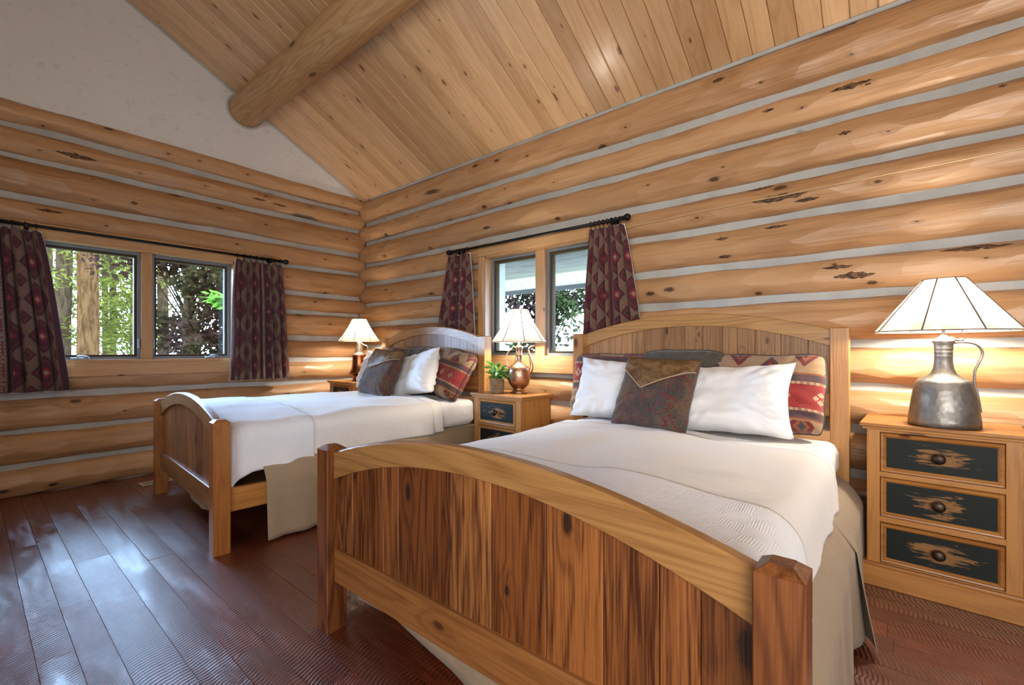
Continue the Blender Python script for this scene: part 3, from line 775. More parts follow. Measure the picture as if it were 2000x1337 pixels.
broadleaf(1076, 8.5, .11, 4.2, 'purple and green leaved tree outside the window between the beds', 22, bl, 10500, M['plum2'], .125)
# sprig of bright maple leaves beside the west window
bm_c = [(at(423, 6.0) + Vector((0, 0, 1.86)), Vector((.10, .10, .06))), (at(432, 6.0) + Vector((0, 0, 1.80)), Vector((.08, .08, .07)))]
root = empty('maple_sapling', at(470, 6.05)); tag(root, 'bright green maple sprig against the dark purple tree', 'tree', 'trees outside the windows')
o0 = at(470, 6.05)
vs, fs = leaves([(c - o0, r_) for c, r_ in bm_c], 60, .14, 5, .75, .5)
py_obj('foliage', vs, fs, M['maple'], root)
mesh_obj('stem', tube(bmesh.new(), [(0, 0, -.6), (0, .02, 1.3), tuple((bm_c[1][0] - o0) * .5 + Vector((0, 0, .9))), tuple(bm_c[0][0] - o0)], [.03, .02, .012, .005], 6), M['bark2'], root, True)


# ================================================================== BEDS
def arc(x, x0, x1, zend, zapex):
    h = (x1 - x0) / 2; s = zapex - zend; r = (h * h + s * s) / (2 * s)
    t = x - (x0 + x1) / 2
    return zapex - r + math.sqrt(max(r * r - t * t, 0))
def arch_plank(x0, x1, y0, y1, top, bot, n=30, ch=.006):
    bm = bmesh.new(); rings = []
    for i in range(n + 1):
        x = x0 + (x1 - x0) * i / n
        zt, zb = arc(x, x0, x1, *top), arc(x, x0, x1, *bot)
        sec = [(y0 + ch, zt), (y1 - ch, zt), (y1, zt - ch), (y1, zb + .002), (y1 - .002, zb), (y0 + .002, zb), (y0, zb + .002), (y0, zt - ch)]
        rings.append([bm.verts.new((x, a, b)) for a, b in sec])
    for a, b in zip(rings, rings[1:]):
        for k in range(8): bm.faces.new((a[k], a[(k + 1) % 8], b[(k + 1) % 8], b[k]))
    bm.faces.new(list(reversed(rings[0]))); bm.faces.new(rings[-1])
    return bm
def post_bm(x0, x1, y0, y1, z, rise=.016, inset=.022):
    bm = bmesh.new()
    b = .0025
    lv = []
    for zz, i in ((0, 0), (z, 0), (z + rise, inset)):
        ring = []
        for sx, sy in ((0, 0), (1, 0), (1, 1), (0, 1)):
            cx = x0 + i + sx * (x1 - x0 - 2 * i); cy = y0 + i + sy * (y1 - y0 - 2 * i)
            dx = b if sx == 0 else -b; dy = b if sy == 0 else -b
            pr = [(cx + dx, cy), (cx, cy + dy)]
            if (sx, sy) in ((0, 0), (1, 1)): pr.reverse()
            for q in pr: ring.append(bm.verts.new((q[0], q[1], zz)))
        lv.append(ring)
    for a, c in zip(lv, lv[1:]):
        for k in range(8): bm.faces.new((a[k], a[(k + 1) % 8], c[(k + 1) % 8], c[k]))
    bm.faces.new(list(reversed(lv[0]))); bm.faces.new(lv[-1])
    return bm
TINTS = [(1.05, 1.0, .95), (.80, .70, .62), (.95, .85, .80), (.62, .50, .45), (1.25, 1.30, 1.30), (.70, .58, .50), (1.15, 1.05, .95), (.85, .75, .70), (.95, .85, .80), (.68, .58, .55)]
def make_bed(loc, rz, W, seams, label, hdx=0.0, hseed=1, tints=TINTS, pt=(1, 1, 1, 1), pm=None):
    bed = empty('bed', loc, rz); tag(bed, label, 'bed', 'wooden beds')
    pw, pd = .086, .088
    L = 2.10
    for x0 in (0, W - pw):
        mesh_obj('post', post_bm(x0, x0 + pw, 0, pd, .753), pm or M['post'], bed).color = pt
        o = mesh_obj('post', post_bm(x0 + hdx, x0 + pw + hdx, L, L + pd, 1.285, .008, .010), M['posthoney'], bed); o.color = (1.1, 1.12, 1.15, 1)
    # footboard
    fb = mesh_obj('footboard_arch', arch_plank(pw, W - pw, .030, .072, (.745, .866), (.632, .783)), M['arch'], bed)
    mesh_obj('footboard_rail', nbox(pw, W - pw, .030, .074, .208, .345, .005, 2), M['railw'], bed)
    ed = [pw] + seams + [W - pw]
    for i, (a, b) in enumerate(zip(ed, ed[1:])):
        zt = arc(min(max((a + b) / 2, pw), W - pw), pw, W - pw, .632, .783)
        zt = min(zt + .05, min(arc(a, pw, W - pw, .745, .866), arc(b, pw, W - pw, .745, .866)) - .012)
        o = mesh_obj('board', nbox(a + .0008, b - .0008, .046, .066, .335, zt, .003), M['panel'], bed)
        t = tints[i % len(tints)]; o.color = (t[0], t[1], t[2], 1)
    # headboard
    h0, h1 = pw + hdx, W - pw + hdx
    o = mesh_obj('headboard_arch', arch_plank(h0, h1, L + .020, L + .064, (1.283, 1.405), (1.188, 1.325)), M['arch'], bed); o.color = (1.2, 1.22, 1.25, 1)
    o = mesh_obj('headboard_rail', nbox(h0, h1, L + .022, L + .066, .80, .925, .005, 2), M['railw'], bed); o.color = (1.1, 1.1, 1.1, 1)
    g = random.Random(hseed); x = h0
    while x < h1 - .03:
        w = g.uniform(.085, .15); x2 = min(x + w, h1)
        if h1 - x2 < .05: x2 = h1
        zt = arc((x + x2) / 2, h0, h1, 1.188, 1.325)
        zt = min(zt + .05, min(arc(x, h0, h1, 1.283, 1.405), arc(x2, h0, h1, 1.283, 1.405)) - .012)
        o = mesh_obj('board', nbox(x + .0008, x2 - .0008, L + .034, L + .052, .915, zt, .0025), M['hpanel'], bed)
        k = g.uniform(.72, 1.0); o.color = (k, k, k, 1)
        x = x2
    for x0, d0 in ((.028, 0), (W - .070, 0)):
        bm = nbox(x0, x0 + .042, pd - .002, L + .004, .225, .36, .004)
        for v in bm.verts:
            if v.co.y > 1: v.co.x += hdx
        mesh_obj('side_rail', bm, M['railside'], bed)
    mesh_obj('slat_base', nbox(.075, W - .075, .12, L - .02, .25, .262), M['trim'], bed)
    return bed
W1, W2 = 1.72, 1.745
B1 = dict(loc=(-4.643, .979, 0), rz=R(-3.1), dz=0.0); B2 = dict(loc=(-1.861, .946, 0), rz=0.0, dz=-.042)
seams2 = [v + 1.861 for v in (-1.66, -1.45, -1.36, -1.08, -.91, -.71, -.54, -.40, -.31)]
bed2 = make_bed(B2['loc'], B2['rz'], W2, seams2, 'nearer wooden bed with arched footboard of dark and honey boards', -.06, 5)
seams1 = [.086 + (W1 - .172) * t for t in (.11, .2, .29, .40, .50, .58, .68, .79, .9)]
bed1 = make_bed(B1['loc'], B1['rz'], W1, seams1, 'farther wooden bed beside the wide window', 0.0, 9, [(1.35, 1.3, 1.25), (1.5, 1.45, 1.4), (1.2, 1.1, 1.05), (1.4, 1.35, 1.3), (1.1, 1.0, .95)], (.82, .64, .50, 1), M['posthoney'])

# ---- bedding.  Everything in bed-local coordinates: x across, y towards the head
def drape(name, mat, par_loc, par_rz, xl, xr, y0, y1, ztop, hem, seed, r=.07, puff=.012, fold=.012, ny=44, out=.0, foot_drop=0.0, skew=None, loc_off=(0, 0), ripple=0.0):
    """a sheet lying on the bed and hanging down both sides; hem(y, side) gives hem height"""
    vs, uvs = [], []
    prof = []   # (side, kind, t)
    nt, ns, nr = 30, 12, 6
    for j in range(ny + 1):
        ty = j / ny
        row = []
        for side in (-1, 1):
            pass
        seq = [('s', -1, 1 - k / ns) for k in range(ns)] + [('r', -1, 1 - k / nr) for k in range(nr)] + [('t', 0, k / nt) for k in range(nt + 1)] + [('r', 1, (k + 1) / nr) for k in range(nr)] + [('s', 1, (k + 1) / ns) for k in range(ns)]
        arcl = -.5
        prev = None
        for kind, side, t in seq:
            x_ = 0
            yy = y0 + (y1 - y0) * ty
            if skew: yy = y0 + (y1 + (skew(side if kind != 't' else 2 * t - 1, kind, t)) - y0) * ty
            if kind == 't':
                x = xl + r + (xr - xl - 2 * r) * t
                e = 1 - abs(2 * t - 1) ** 4
                z = ztop + puff * (e + 1.1 * nz(x * 2.2, yy * 2.2, seed) + .5 * nz(x * 6, yy * 5, seed + 3)) 
            else:
                cx = xl + r if side < 0 else xr - r
                if kind == 'r':
                    a = t * pi / 2
                    x = cx + side * r * sin(a) + side * out * t; z = ztop - r * (1 - cos(a)) + puff * (1.1 * nz(cx * 2.2, yy * 2.2, seed) + .5 * nz(cx * 6, yy * 5, seed + 3)) * (1 - t)
                else:
                    h = hem(yy, side); z = ztop - r + (h - ztop + r) * t
                    w = fold * t * (nz(yy * 4.5, seed + side, t * .7) + .6 * nz(yy * 10, seed + side * 2, t * .5)) + ripple * nz(yy * 2 + t, z * 30, seed)
                    x = cx + side * (r + out + .012 * t) + side * (w + .004 * nz(yy * 14, z * 9, seed))
            if foot_drop > 0 and ty < .12 and True:
                q = (1 - ty / .12); z -= foot_drop * q * q
            p = (x, yy, z)
            if prev is not None: arcl += math.dist(prev, p)
            prev = p
            vs.append(p); uvs.append((arcl, yy))
    nu = len(seq)
    fs = grid_faces(nu, ny + 1)
    me_o = py_obj(name, vs, fs, mat, None, True, loc=par_loc, rot=(0, 0, par_rz), uvs=uvs)
    so = me_o.modifiers.new('thick', 'SOLIDIFY'); so.thickness = .006; so.offset = 1.0
    return me_o
def rbox_mattress(x0, x1, y0, y1, z0, z1, seed):
    bm = nbox(x0, x1, y0, y1, z0, z1, .055, 4)
    bmesh.ops.subdivide_edges(bm, edges=[e for e in bm.edges if e.calc_length() > .3], cuts=26, use_grid_fill=True)
    for v in bm.verts:
        if v.co.z < z1 - .03:
            s = 1 if v.co.x > (x0 + x1) / 2 else -1
            v.co.x += s * (.012 * nz(v.co.y * 3, v.co.z * 45, seed))
    return bm
def skirt(name, B, W, label, seed, spans, foot_hem):
    root = empty(name, B['loc'], B['rz'])
    mesh_obj('deck', nbox(.10, W - .10, .13, 2.05, .478, .488), M['skirt'], root)
    for side, gap0, gap1, flare in [(sd,) + sp_ for sd in (1, -1) for sp_ in spans]:
        nm = 'side_panel'; vs = []; ny, nzv = 70, 16
        for j in range(ny + 1):
            yy = gap0 + (gap1 - gap0) * j / ny
            for k in range(nzv + 1):
                t = k / nzv
                hem = .018 + .02 * abs(nz(yy * 1.3, seed, 2.2)); z = .486 + (hem - .486) * t
                xo = W - .112 + .105 * min(1, t * 4) ** .6
                a = t ** 1.2
                fo = (.026 * nz(yy * 6.5, seed + side, .3 * t) + .016 * nz(yy * 15, seed, .2 * t)) * (.2 + a) + .035 * a * max(0, nz(yy * 1.6 + 3.1, seed, 4.0))
                xx = xo + .012 * t + fo + flare * a * math.exp(-(yy - gap0) / .12)
                yk = yy - flare * 1.2 * a * math.exp(-(yy - gap0) / .12)
                vs.append((xx if side > 0 else W - xx, yk, z))
        o = py_obj(nm, vs, grid_faces(nzv + 1, ny + 1, flip=side > 0), M['skirt'], root, True)
        so = o.modifiers.new('thick', 'SOLIDIFY'); so.thickness = .003
    vs = []; nx, nzv = 80, 14
    for i in range(nx + 1):
        t0 = i / nx; xx = .10 + (W - .20) * t0
        for k in range(nzv + 1):
            t = k / nzv; hem = foot_hem(t0); z = .486 + (hem - .486) * t
            vs.append((xx, .135 - .02 * t - .02 * t * nz(xx * 5, seed, t), z))
    o = py_obj('foot_panel', vs, grid_faces(nzv + 1, nx + 1, flip=True), M['skirt'], root, True)
    so = o.modifiers.new('thick', 'SOLIDIFY'); so.thickness = .003
    tag(root, label, 'bed skirt', 'bed skirts'); return root
def bedding(B, W, names, seed, cov_end, duv_end):
    l, r = B['loc'], B['rz']; dz = B['dz']
    m = mesh_obj('mattress', rbox_mattress(.105, W - .105, .115, 2.09, .49, .715 + dz, seed), M['sheet'], None, True, loc=l, rot=(0, 0, r))
    tag(m, names[0], 'mattress', 'mattresses')
    d = drape('duvet', M['duvet'], l, r, .092, W - .092, .12, duv_end, .728 + dz, lambda y, s: .468 + .012 * nz(y * 2, seed, s), seed, r=.10, puff=.022, fold=.016, out=.006)
    tag(d, names[1], 'duvet', 'duvets')
    t = drape('top_sheet', M['sheet'], l, r, .094, W - .094, duv_end - .06, duv_end + .10, .7275 + dz, lambda y, s: .475 + .01 * nz(y * 4, seed, s), seed, r=.10, puff=.022, fold=.012, ny=12, out=.003)
    tag(t, names[2], 'sheet', 'folded top sheets')
    c = drape('coverlet', M['coverlet'], l, r, .086, W - .086, .10, cov_end, .739 + dz, lambda y, s: .432 + .02 * nz(y * 3, seed, s) - .05 * max(0, 1 - (y - .1) / .12), seed, r=.105, puff=.022, fold=.022, ny=30, out=.012, foot_drop=.05)
    tag(c, names[3], 'coverlet', 'coverlets')
bedding(B1, W1, ('mattress in a wrinkled white fitted sheet on the farther bed', 'cream duvet spread over the farther bed', 'white sheet folded back over the duvet of the farther bed', 'ribbed white coverlet across the foot of the farther bed'), 3.3, .60, 1.60)
bedding(B2, W2, ('white mattress on the nearer bed', 'cream duvet spread over the nearer bed', 'white sheet folded back over the duvet of the nearer bed', 'ribbed white coverlet behind the large arched footboard'), 8.1, .56, 1.55)
skirt('bed_skirt', B1, W1, 'khaki bed skirt under the farther bed', 2.0, [(.28, 2.06, 0.0)], lambda t: .10 + .03 * sin(t * 9))
skirt('bed_skirt', B2, W2, 'khaki bed skirt flaring onto the floor under the nearer bed', 6.0, [(.16, 1.48, 0.0), (1.30, 2.06, .045)], lambda t: .05 + .10 * max(0, sin(t * 6.0 + .5)) * (1 - t))

# ---- pillows (local x width, z height, -y faces the room)
def pil_pt(u, v, side, w, h, t, pinch, puff, seed, wr, corner=0.0):
    x = w / 2 * u * (1 - pinch * (1 - v * v)); z = h / 2 * v * (1 - pinch * (1 - u * u)) 
    x += .012 * nz(v * 2.0, seed, 3.0) * abs(u) ** 3; z += .012 * nz(u * 2.0, seed, 7.0) * abs(v) ** 3
    cc = 1 - corner * (u * v) ** 4; x *= cc; z *= cc
    e = max(0.0, (1 - u ** 4)) * max(0.0, (1 - v ** 4))
    th = t / 2 * e ** puff * (1 - .18 * v)
    th += wr * e ** .5 * (nz(u * 2.4, v * 2.4, seed + side) + .6 * nz(u * 6, v * 5, seed + 4 + side)) 
    rad = math.hypot(u, v); ang = math.atan2(v, u)
    th += wr * 1.2 * e ** .4 * max(0, rad - .45) * sin(ang * 22 + 3 * nz(u * 3, v * 3, seed))
    return (x, -side * max(th, .0015) if e > 0 else 0.0, z)
def pillow(name, mat, w, h, t, label, cat, group, loc, rot, seed, pinch=.05, puff=.55, wr=.010, pip=None, n=30, uvs=(0, 0), corner=0.0):
    vs, uv = [], []
    for side in (1, -1):
        for j in range(n + 1):
            for i in range(n + 1):
                u, v = -1 + 2 * i / n, -1 + 2 * j / n
                u = math.copysign(abs(u) ** .8, u); v = math.copysign(abs(v) ** .8, v)
                vs.append(pil_pt(u, v, side, w, h, t, pinch, puff, seed, wr, corner)); uv.append((u * w / 2 + uvs[0], v * h / 2 + uvs[1]))
    m = (n + 1) ** 2
    fs = grid_faces(n + 1, n + 1) + grid_faces(n + 1, n + 1, m, True)
    o = py_obj(name, vs, fs, mat, None, True, loc=loc, rot=rot, uvs=uv)
    bmw = bmesh.new(); bmw.from_mesh(o.data); bmesh.ops.remove_doubles(bmw, verts=bmw.verts, dist=.0004); bmw.to_mesh(o.data); bmw.free()
    tag(o, label, cat, group)
    if pip is not None:
        ring = []
        for k in range(120):
            q = k / 120 * 4; s = int(q); f = (q - s) * 2 - 1
            u, v = ((f, -1), (1, f), (-f, 1), (-1, -f))[s]
            k_ = .985; rr = .0
            x, y_, z = pil_pt(u, v, 1, w, h, t, pinch, puff, seed, 0, corner)
            ring.append((x * k_, 0, z * k_))
        mesh_obj('piping', tube(bmesh.new(), ring, .008, 6, closed=True), pip, o, True)
    return o
def bl(B, x, y, z):
    c, s = cos(B['rz']), sin(B['rz']); l = B['loc']
    return (l[0] + x * c - y * s, l[1] + x * s + y * c, z)
def place(B, x, y, h, lean, yaw=0.0, roll=0.0, zb=.742):
    # bottom-centre on the bed, leaning back by lean degrees
    zb += B['dz']
    a = R(lean); zc = zb + h / 2 * cos(a)
    loc = bl(B, x, y + h / 2 * sin(a), zc)
    mat = Matrix.Rotation(B['rz'] + R(yaw), 4, 'Z') @ Matrix.Rotation(-a, 4, 'X') @ Matrix.Rotation(R(roll), 4, 'Y')
    return loc, mat.to_euler()
def throw_cushion(B, x, y, lean, yaw, roll, label, seed, tip, w=.47, h=.46):
    t = .17; loc, rot = place(B, x, y, h, lean, yaw, roll)
    o = pillow('throw_cushion', M['paisley'], w, h, t, label, 'cushion', 'paisley cushions', loc, rot, seed, .05, .5, .008)
    # leather flap folded over the front
    vs = []; nu, nv = 26, 10
    def edge(u):
        return .62 - .62 * (1 - abs(u - tip) / (1 - tip if u > tip else 1 + tip)) ** 1.0 * 1.0
    def front(u, v):
        p = pil_pt(u * .985, v, 1, w, h, t, .05, .5, seed, .008); q = Vector(p); q.y -= .006 + .004 * (1 - abs(u)); return q
    for j in range(nv + 1):
        for i in range(nu + 1):
            u = -1 + 2 * i / nu; ve = edge(u); v = .995 + (ve - .995) * j / nv
            vs.append(tuple(front(u, v)))
    fl_ = py_obj('leather_flap', vs, grid_faces(nu + 1, nv + 1, flip=True), M['leather'], o, True)
    so = fl_.modifiers.new('thick', 'SOLIDIFY'); so.thickness = .004; so.offset = -1
    pts = [front(-1 + 2 * i / 40, edge(-1 + 2 * i / 40)) + Vector((0, -.002, 0)) for i in range(41)]
    mesh_obj('edging', tube(bmesh.new(), pts, .0035, 6), M['stitch'], fl_, True)
    return o
# nearer bed
def pl(B, kind, x, y, w, h, t, lean, yaw, roll, label, seed, **k):
    loc, rot = place(B, x, y, h, lean, yaw, roll, k.pop('zb', .742))
    spec = dict(sham=('pillow_sham', M['sham'], 'pillow', 'kilim shams', M['piping']), white=('pillow', M['pcase'], 'pillow', 'white pillows', None), olive=('pillow_sham', M['olive'], 'pillow', 'olive shams', M['piping']))[kind]
    if kind != 'white': k.setdefault('corner', .09 if kind == 'sham' else .13); k.setdefault('puff', .42); k.setdefault('wr', .013)
    return pillow(spec[0], spec[1], w, h, t, label, spec[2], spec[3], loc, rot, seed, pip=spec[4], **k)
pl(B2, 'sham', 1.265, 1.93, .68, .465, .20, 17, -2, 0, 'kilim sham at the right end of the nearer bed', 11, uvs=(.10, .20))
pl(B2, 'sham', .345, 1.93, .66, .46, .18, 15, 2, 0, 'kilim sham mostly hidden at the left end of the nearer bed', 12, uvs=(.02, .10))
pl(B2, 'olive', .815, 1.93, .58, .485, .13, 14, 0, 0, 'plain olive sham behind the paisley cushion of the nearer bed', 13, pinch=.03)
pl(B2, 'white', 1.15, 1.72, .66, .415, .21, 22, -3, -3, 'white pillow right of the paisley cushion on the nearer bed', 14, pinch=.10, wr=.018)
pl(B2, 'white', .475, 1.74, .64, .43, .20, 20, 3, 3, 'white pillow left of the paisley cushion on the nearer bed', 15, pinch=.10, wr=.018)
throw_cushion(B2, .785, 1.56, 26, -4, 2, 'paisley cushion with a mottled leather flap on the nearer bed', 16, -.22)
# farther bed
pl(B1, 'sham', 1.36, 1.86, .66, .49, .17, 30, -8, 9, 'kilim sham slumping at the right end of the farther bed', 21, uvs=(.05, .20))
pl(B1, 'sham', .345, 1.95, .66, .47, .17, 14, 2, 0, 'kilim sham mostly hidden at the left end of the farther bed', 22, uvs=(.1, .1))
pl(B1, 'olive', .83, 1.94, .60, .47, .13, 14, 0, 0, 'plain olive sham behind the cushion of the farther bed', 23, pinch=.03)
pl(B1, 'white', 1.14, 1.70, .66, .43, .20, 20, -8, -10, 'white pillow right of the paisley cushion on the farther bed', 24, pinch=.10, wr=.018)
pl(B1, 'white', .42, 1.74, .64, .43, .20, 20, 3, 3, 'white pillow left of the paisley cushion on the farther bed', 25, pinch=.10, wr=.018)
throw_cushion(B1, .87, 1.48, 24, 4, 4, 'paisley cushion with a shiny leather flap on the farther bed', 26, -.45)

# ================================================================== NIGHTSTANDS
NW, ND = .585, .40
def make_nightstand():
    ns = empty('nightstand', (0, 0, 0))
    w, d = NW, ND
    # top slab with moulded underside
    bm = nbox(0, w, 0, d, .786, .804, .004, 2); t = mesh_obj('top', bm, M['pine'], ns)
    mesh_obj('cornice', nbox(.010, w - .010, .008, d, .772, .786, .005, 2), M['pine'], t)
    x0, x1, yf = .028, w - .028, .022
    # carcass
    for a in ((x0, x0 + .018), (x1 - .018, x1)):
        bm = nbox(a[0], a[1], yf + .02, d - .005, .02, .774); mesh_obj('side_panel', bm, M['pinez'], ns)
    mesh_obj('back_panel', nbox(x0, x1, d - .012, d - .004, .02, .774), M['pinez'], ns)
    for a in ((x0, x0 + .052), (x1 - .052, x1)):
        mesh_obj('stile', nbox(a[0], a[1], yf, yf + .024, .11, .774, .002), M['pinez'], ns)
    dz = ((.565, .760), (.345, .540), (.118, .316))
    rails = ((.760, .774), (.540, .565), (.316, .345), (.100, .118))
    for a, b in rails:
        mesh_obj('rail', nbox(x0 + .050, x1 - .050, yf + .001, yf + .024, a, b, .0015), M['pine'], ns)
    pl_ = mesh_obj('plinth', nbox(-.002, w + .002, -.004, d, 0, .098, .002), M['pine'], ns)
    mesh_obj('plinth_moulding', nbox(.006, w - .006, .004, d, .094, .113, .006, 2), M['pine'], pl_)
    kn = None; frame = panel = None
    cx = (x0 + x1) / 2; hw = (x1 - x0) / 2 - .0535
    for a, b in dz:
        cz = (a + b) / 2; hh = (b - a) / 2 - .002
        dr = empty('drawer', (cx, yf, cz)); dr.parent = ns
        if frame is None:
            bm = bmesh.new(); t1 = .024
            # mitred moulding bars
            def bar(p, q, nrm):
                pass
            sec = [(0, .004), (.003, -.006), (.010, -.004), (.014, -.007), (.020, -.001), (.024, .005)]
            cor = [(-1, -1), (1, -1), (1, 1), (-1, 1)]
            rings = []
            for sx, sz in cor:
                rings.append([bm.verts.new((sx * (hw - i), y_, sz * (hh - i))) for i, y_ in sec])
            for k in range(4):
                A, Bq = rings[k], rings[(k + 1) % 4]
                for i in range(len(sec) - 1): bm.faces.new((A[i], A[i + 1], Bq[i + 1], Bq[i]))
            o = mesh_obj('frame', bm, M['pine'], dr); frame = o.data
            o = mesh_obj('front', nbox(-hw + .02, hw - .02, .003, .016, -hh + .02, hh - .02), M['paint'], dr); panel = o.data
            bm = bmesh.new()
            lathe(bm, [(.010, 0), (.008, .010), (.009, .016), (.021, .020), (.025, .027), (.023, .034), (.014, .039), (.001, .041)], 24)
            bmesh.ops.rotate(bm, verts=bm.verts, matrix=Matrix.Rotation(R(90), 3, 'X'))
            o = mesh_obj('knob', bm, M['bronzeknob'], dr, True, loc=(0, .003, 0)); kn = o.data
        else:
            data_obj('frame', frame, None, dr); data_obj('front', panel, None, dr); data_obj('knob', kn, None, dr, loc=(0, .003, 0))
    return ns
ns0 = make_nightstand()
ns0.location = (-.126, 2.888, 0); ns0.rotation_euler = (0, 0, R(-2.6))
tag(ns0, 'pine nightstand with worn green drawers under the pewter jug lamp', 'nightstand', 'nightstands')
n2 = copy_tree(ns0); n2.location = (-2.748, 2.735, 0); n2.rotation_euler = (0, 0, R(-3.4))
tag(n2, 'pine nightstand between the two beds holding the potted plant', 'nightstand', 'nightstands')
n3 = copy_tree(ns0); n3.location = (-5.14, 2.735, 0); n3.rotation_euler = (0, 0, R(-2.0))
tag(n3, 'pine nightstand in the corner behind the farther bed', 'nightstand', 'nightstands')

# ================================================================== LAMPS
def shade_part(lamp, r0, r1, z0, z1, nseam, mat, ph=0.0, curve=.0):
    n = 96; bm = bmesh.new(); rings = []
    def rr(a, t):
        base = r0 + (r1 - r0) * t - curve * sin(pi * t)
        k = abs(((a - ph) / (2 * pi) * nseam) % 1 - .5) * 2     # 1 at a seam
        return base * (1 - .018 * (1 - k))
    for j in range(9):
        t = j / 8
        rings.append([bm.verts.new((rr(2 * pi * i / n, t) * cos(2 * pi * i / n), rr(2 * pi * i / n, t) * sin(2 * pi * i / n), z0 + (z1 - z0) * t)) for i in range(n)])
    for a, b in zip(rings, rings[1:]):
        for k in range(n): bm.faces.new((a[k], a[(k + 1) % n], b[(k + 1) % n], b[k]))
    s = mesh_obj('lamp_shade', bm, mat, lamp, True)
    for k in range(nseam):
        a = ph + 2 * pi * k / nseam
        pts = [(rr(a, t) * cos(a) * 1.004, rr(a, t) * sin(a) * 1.004, z0 + (z1 - z0) * t) for t in [i / 8 for i in range(9)]]
        mesh_obj('seam', tube(bmesh.new(), pts, .003, 6), M['lace'], s, True)
    for t, rad in ((0, .0028), (1, .002)):
        pts = [(rr(2 * pi * i / n, t) * cos(2 * pi * i / n), rr(2 * pi * i / n, t) * sin(2 * pi * i / n), z0 + (z1 - z0) * t) for i in range(n)]
        mesh_obj('rim', tube(bmesh.new(), pts, rad, 6, closed=True), M['lace'], s, True)
    bm = bmesh.new()
    for k in range(3):
        a = ph + .4 + 2 * pi * k / 3
        tube(bm, [(0, 0, z1 - .02), (rr(a, 1) * cos(a), rr(a, 1) * sin(a), z1)], .002, 5)
    mesh_obj('spider', bm, M['nickel'], s, True)
    return s
def bulb_light(lamp, z, color, power):
    l = bpy.data.lights.new('lamp_bulb', 'POINT'); l.energy = power; l.color = color; l.shadow_soft_size = .05
    o = bpy.data.objects.new('lamp_bulb', l); o.location = (0, 0, z); link(o, lamp)
WARM = (1.0, .89, .74)
# pewter jug lamp
lampR = empty('table_lamp', (.19, 3.0, .804)); lampR.rotation_euler = (0, 0, R(8))
tag(lampR, 'large pewter jug lamp with a wide rawhide shade', 'lamp', 'table lamps')
prof = [(.120, 0), (.131, .004), (.130, .03), (.123, .09), (.113, .16), (.103, .207), (.098, .217), (.092, .221), (.060, .238), (.046, .252), (.038, .275), (.034, .305), (.0335, .33), (.0355, .333), (.0335, .336), (.0335, .349), (.0355, .352), (.0335, .355), (.034, .366), (.0355, .369), (.034, .372), (.036, .392), (.042, .404), (.041, .408), (.030, .418), (.015, .428), (.010, .434)]
mesh_obj('jug_body', lathe(bmesh.new(), prof, 64), M['pewter'], lampR, True)
hp = spline([(.036, 0, .397), (.075, 0, .400), (.115, 0, .388), (.134, 0, .350), (.120, 0, .300), (.108, 0, .262), (.108, 0, .205), (.118, 0, .150), (.128, 0, .075)], 6)
mesh_obj('handle', tube(bmesh.new(), hp, [.008] * 30 + [.0075] * (len(hp) - 30), 8, flat=(1.5, .7)), M['pewter'], lampR, True)
bm = bmesh.new(); tube(bm, spline([(.025, -.004, .425), (.040, -.012, .412), (.055, 0, .405)], 4), .004, 6); bmesh.ops.create_icosphere(bm, subdivisions=2, radius=.010, matrix=Matrix.Translation((.062, 0, .410)))
mesh_obj('hinge', bm, M['pewter'], lampR, True)
mesh_obj('stem', tube(bmesh.new(), [(0, 0, .42), (0, 0, .62)], .007, 10), M['nickel'], lampR, True)
shade_part(lampR, .266, .080, .452, .700, 8, M['shade'], R(18))
bulb_light(lampR, .54, WARM, LAMP_W * 1.05)
# copper ewer lamp
lampM = empty('table_lamp', (-2.415, 2.985, .804)); lampM.rotation_euler = (0, 0, R(39.85))
tag(lampM, 'copper ewer lamp with a curved spout beside the potted plant', 'lamp', 'table lamps')
prof = [(.068, 0), (.071, .004), (.066, .012), (.052, .028), (.046, .035), (.052, .042), (.074, .062), (.090, .092), (.097, .13), (.097, .165), (.092, .20), (.082, .221), (.074, .226), (.052, .240), (.038, .256), (.031, .275), (.0275, .30), (.027, .315), (.030, .318), (.027, .321), (.027, .372), (.030, .376), (.030, .386), (.022, .398), (.012, .406), (.009, .43)]
mesh_obj('ewer_body', lathe(bmesh.new(), prof, 56), M['copper'], lampM, True)
sp_ = spline([(.085, 0, .165), (.104, 0, .20), (.106, 0, .25), (.094, 0, .30), (.082, 0, .345), (.084, 0, .372), (.105, 0, .390), (.128, 0, .395)], 6)
nsp = len(sp_); mesh_obj('spout', tube(bmesh.new(), sp_, [.021 - .014 * min(1, i / (nsp * .6)) for i in range(nsp)], 10), M['copper'], lampM, True)
hp = spline([(-.028, 0, .380), (-.050, 0, .392), (-.062, 0, .368), (-.090, 0, .345), (-.108, 0, .300), (-.104, 0, .262), (-.092, 0, .215)], 6)
mesh_obj('handle', tube(bmesh.new(), hp, .0045, 8), M['silverband'], lampM, True)
mesh_obj('stem', tube(bmesh.new(), [(0, 0, .40), (0, 0, .60)], .006, 10), M['nickel'], lampM, True)
shade_part(lampM, .233, .077, .430, .702, 8, M['shade'], R(-90 + 10), .012)
bulb_light(lampM, .53, WARM, LAMP_W * .72)
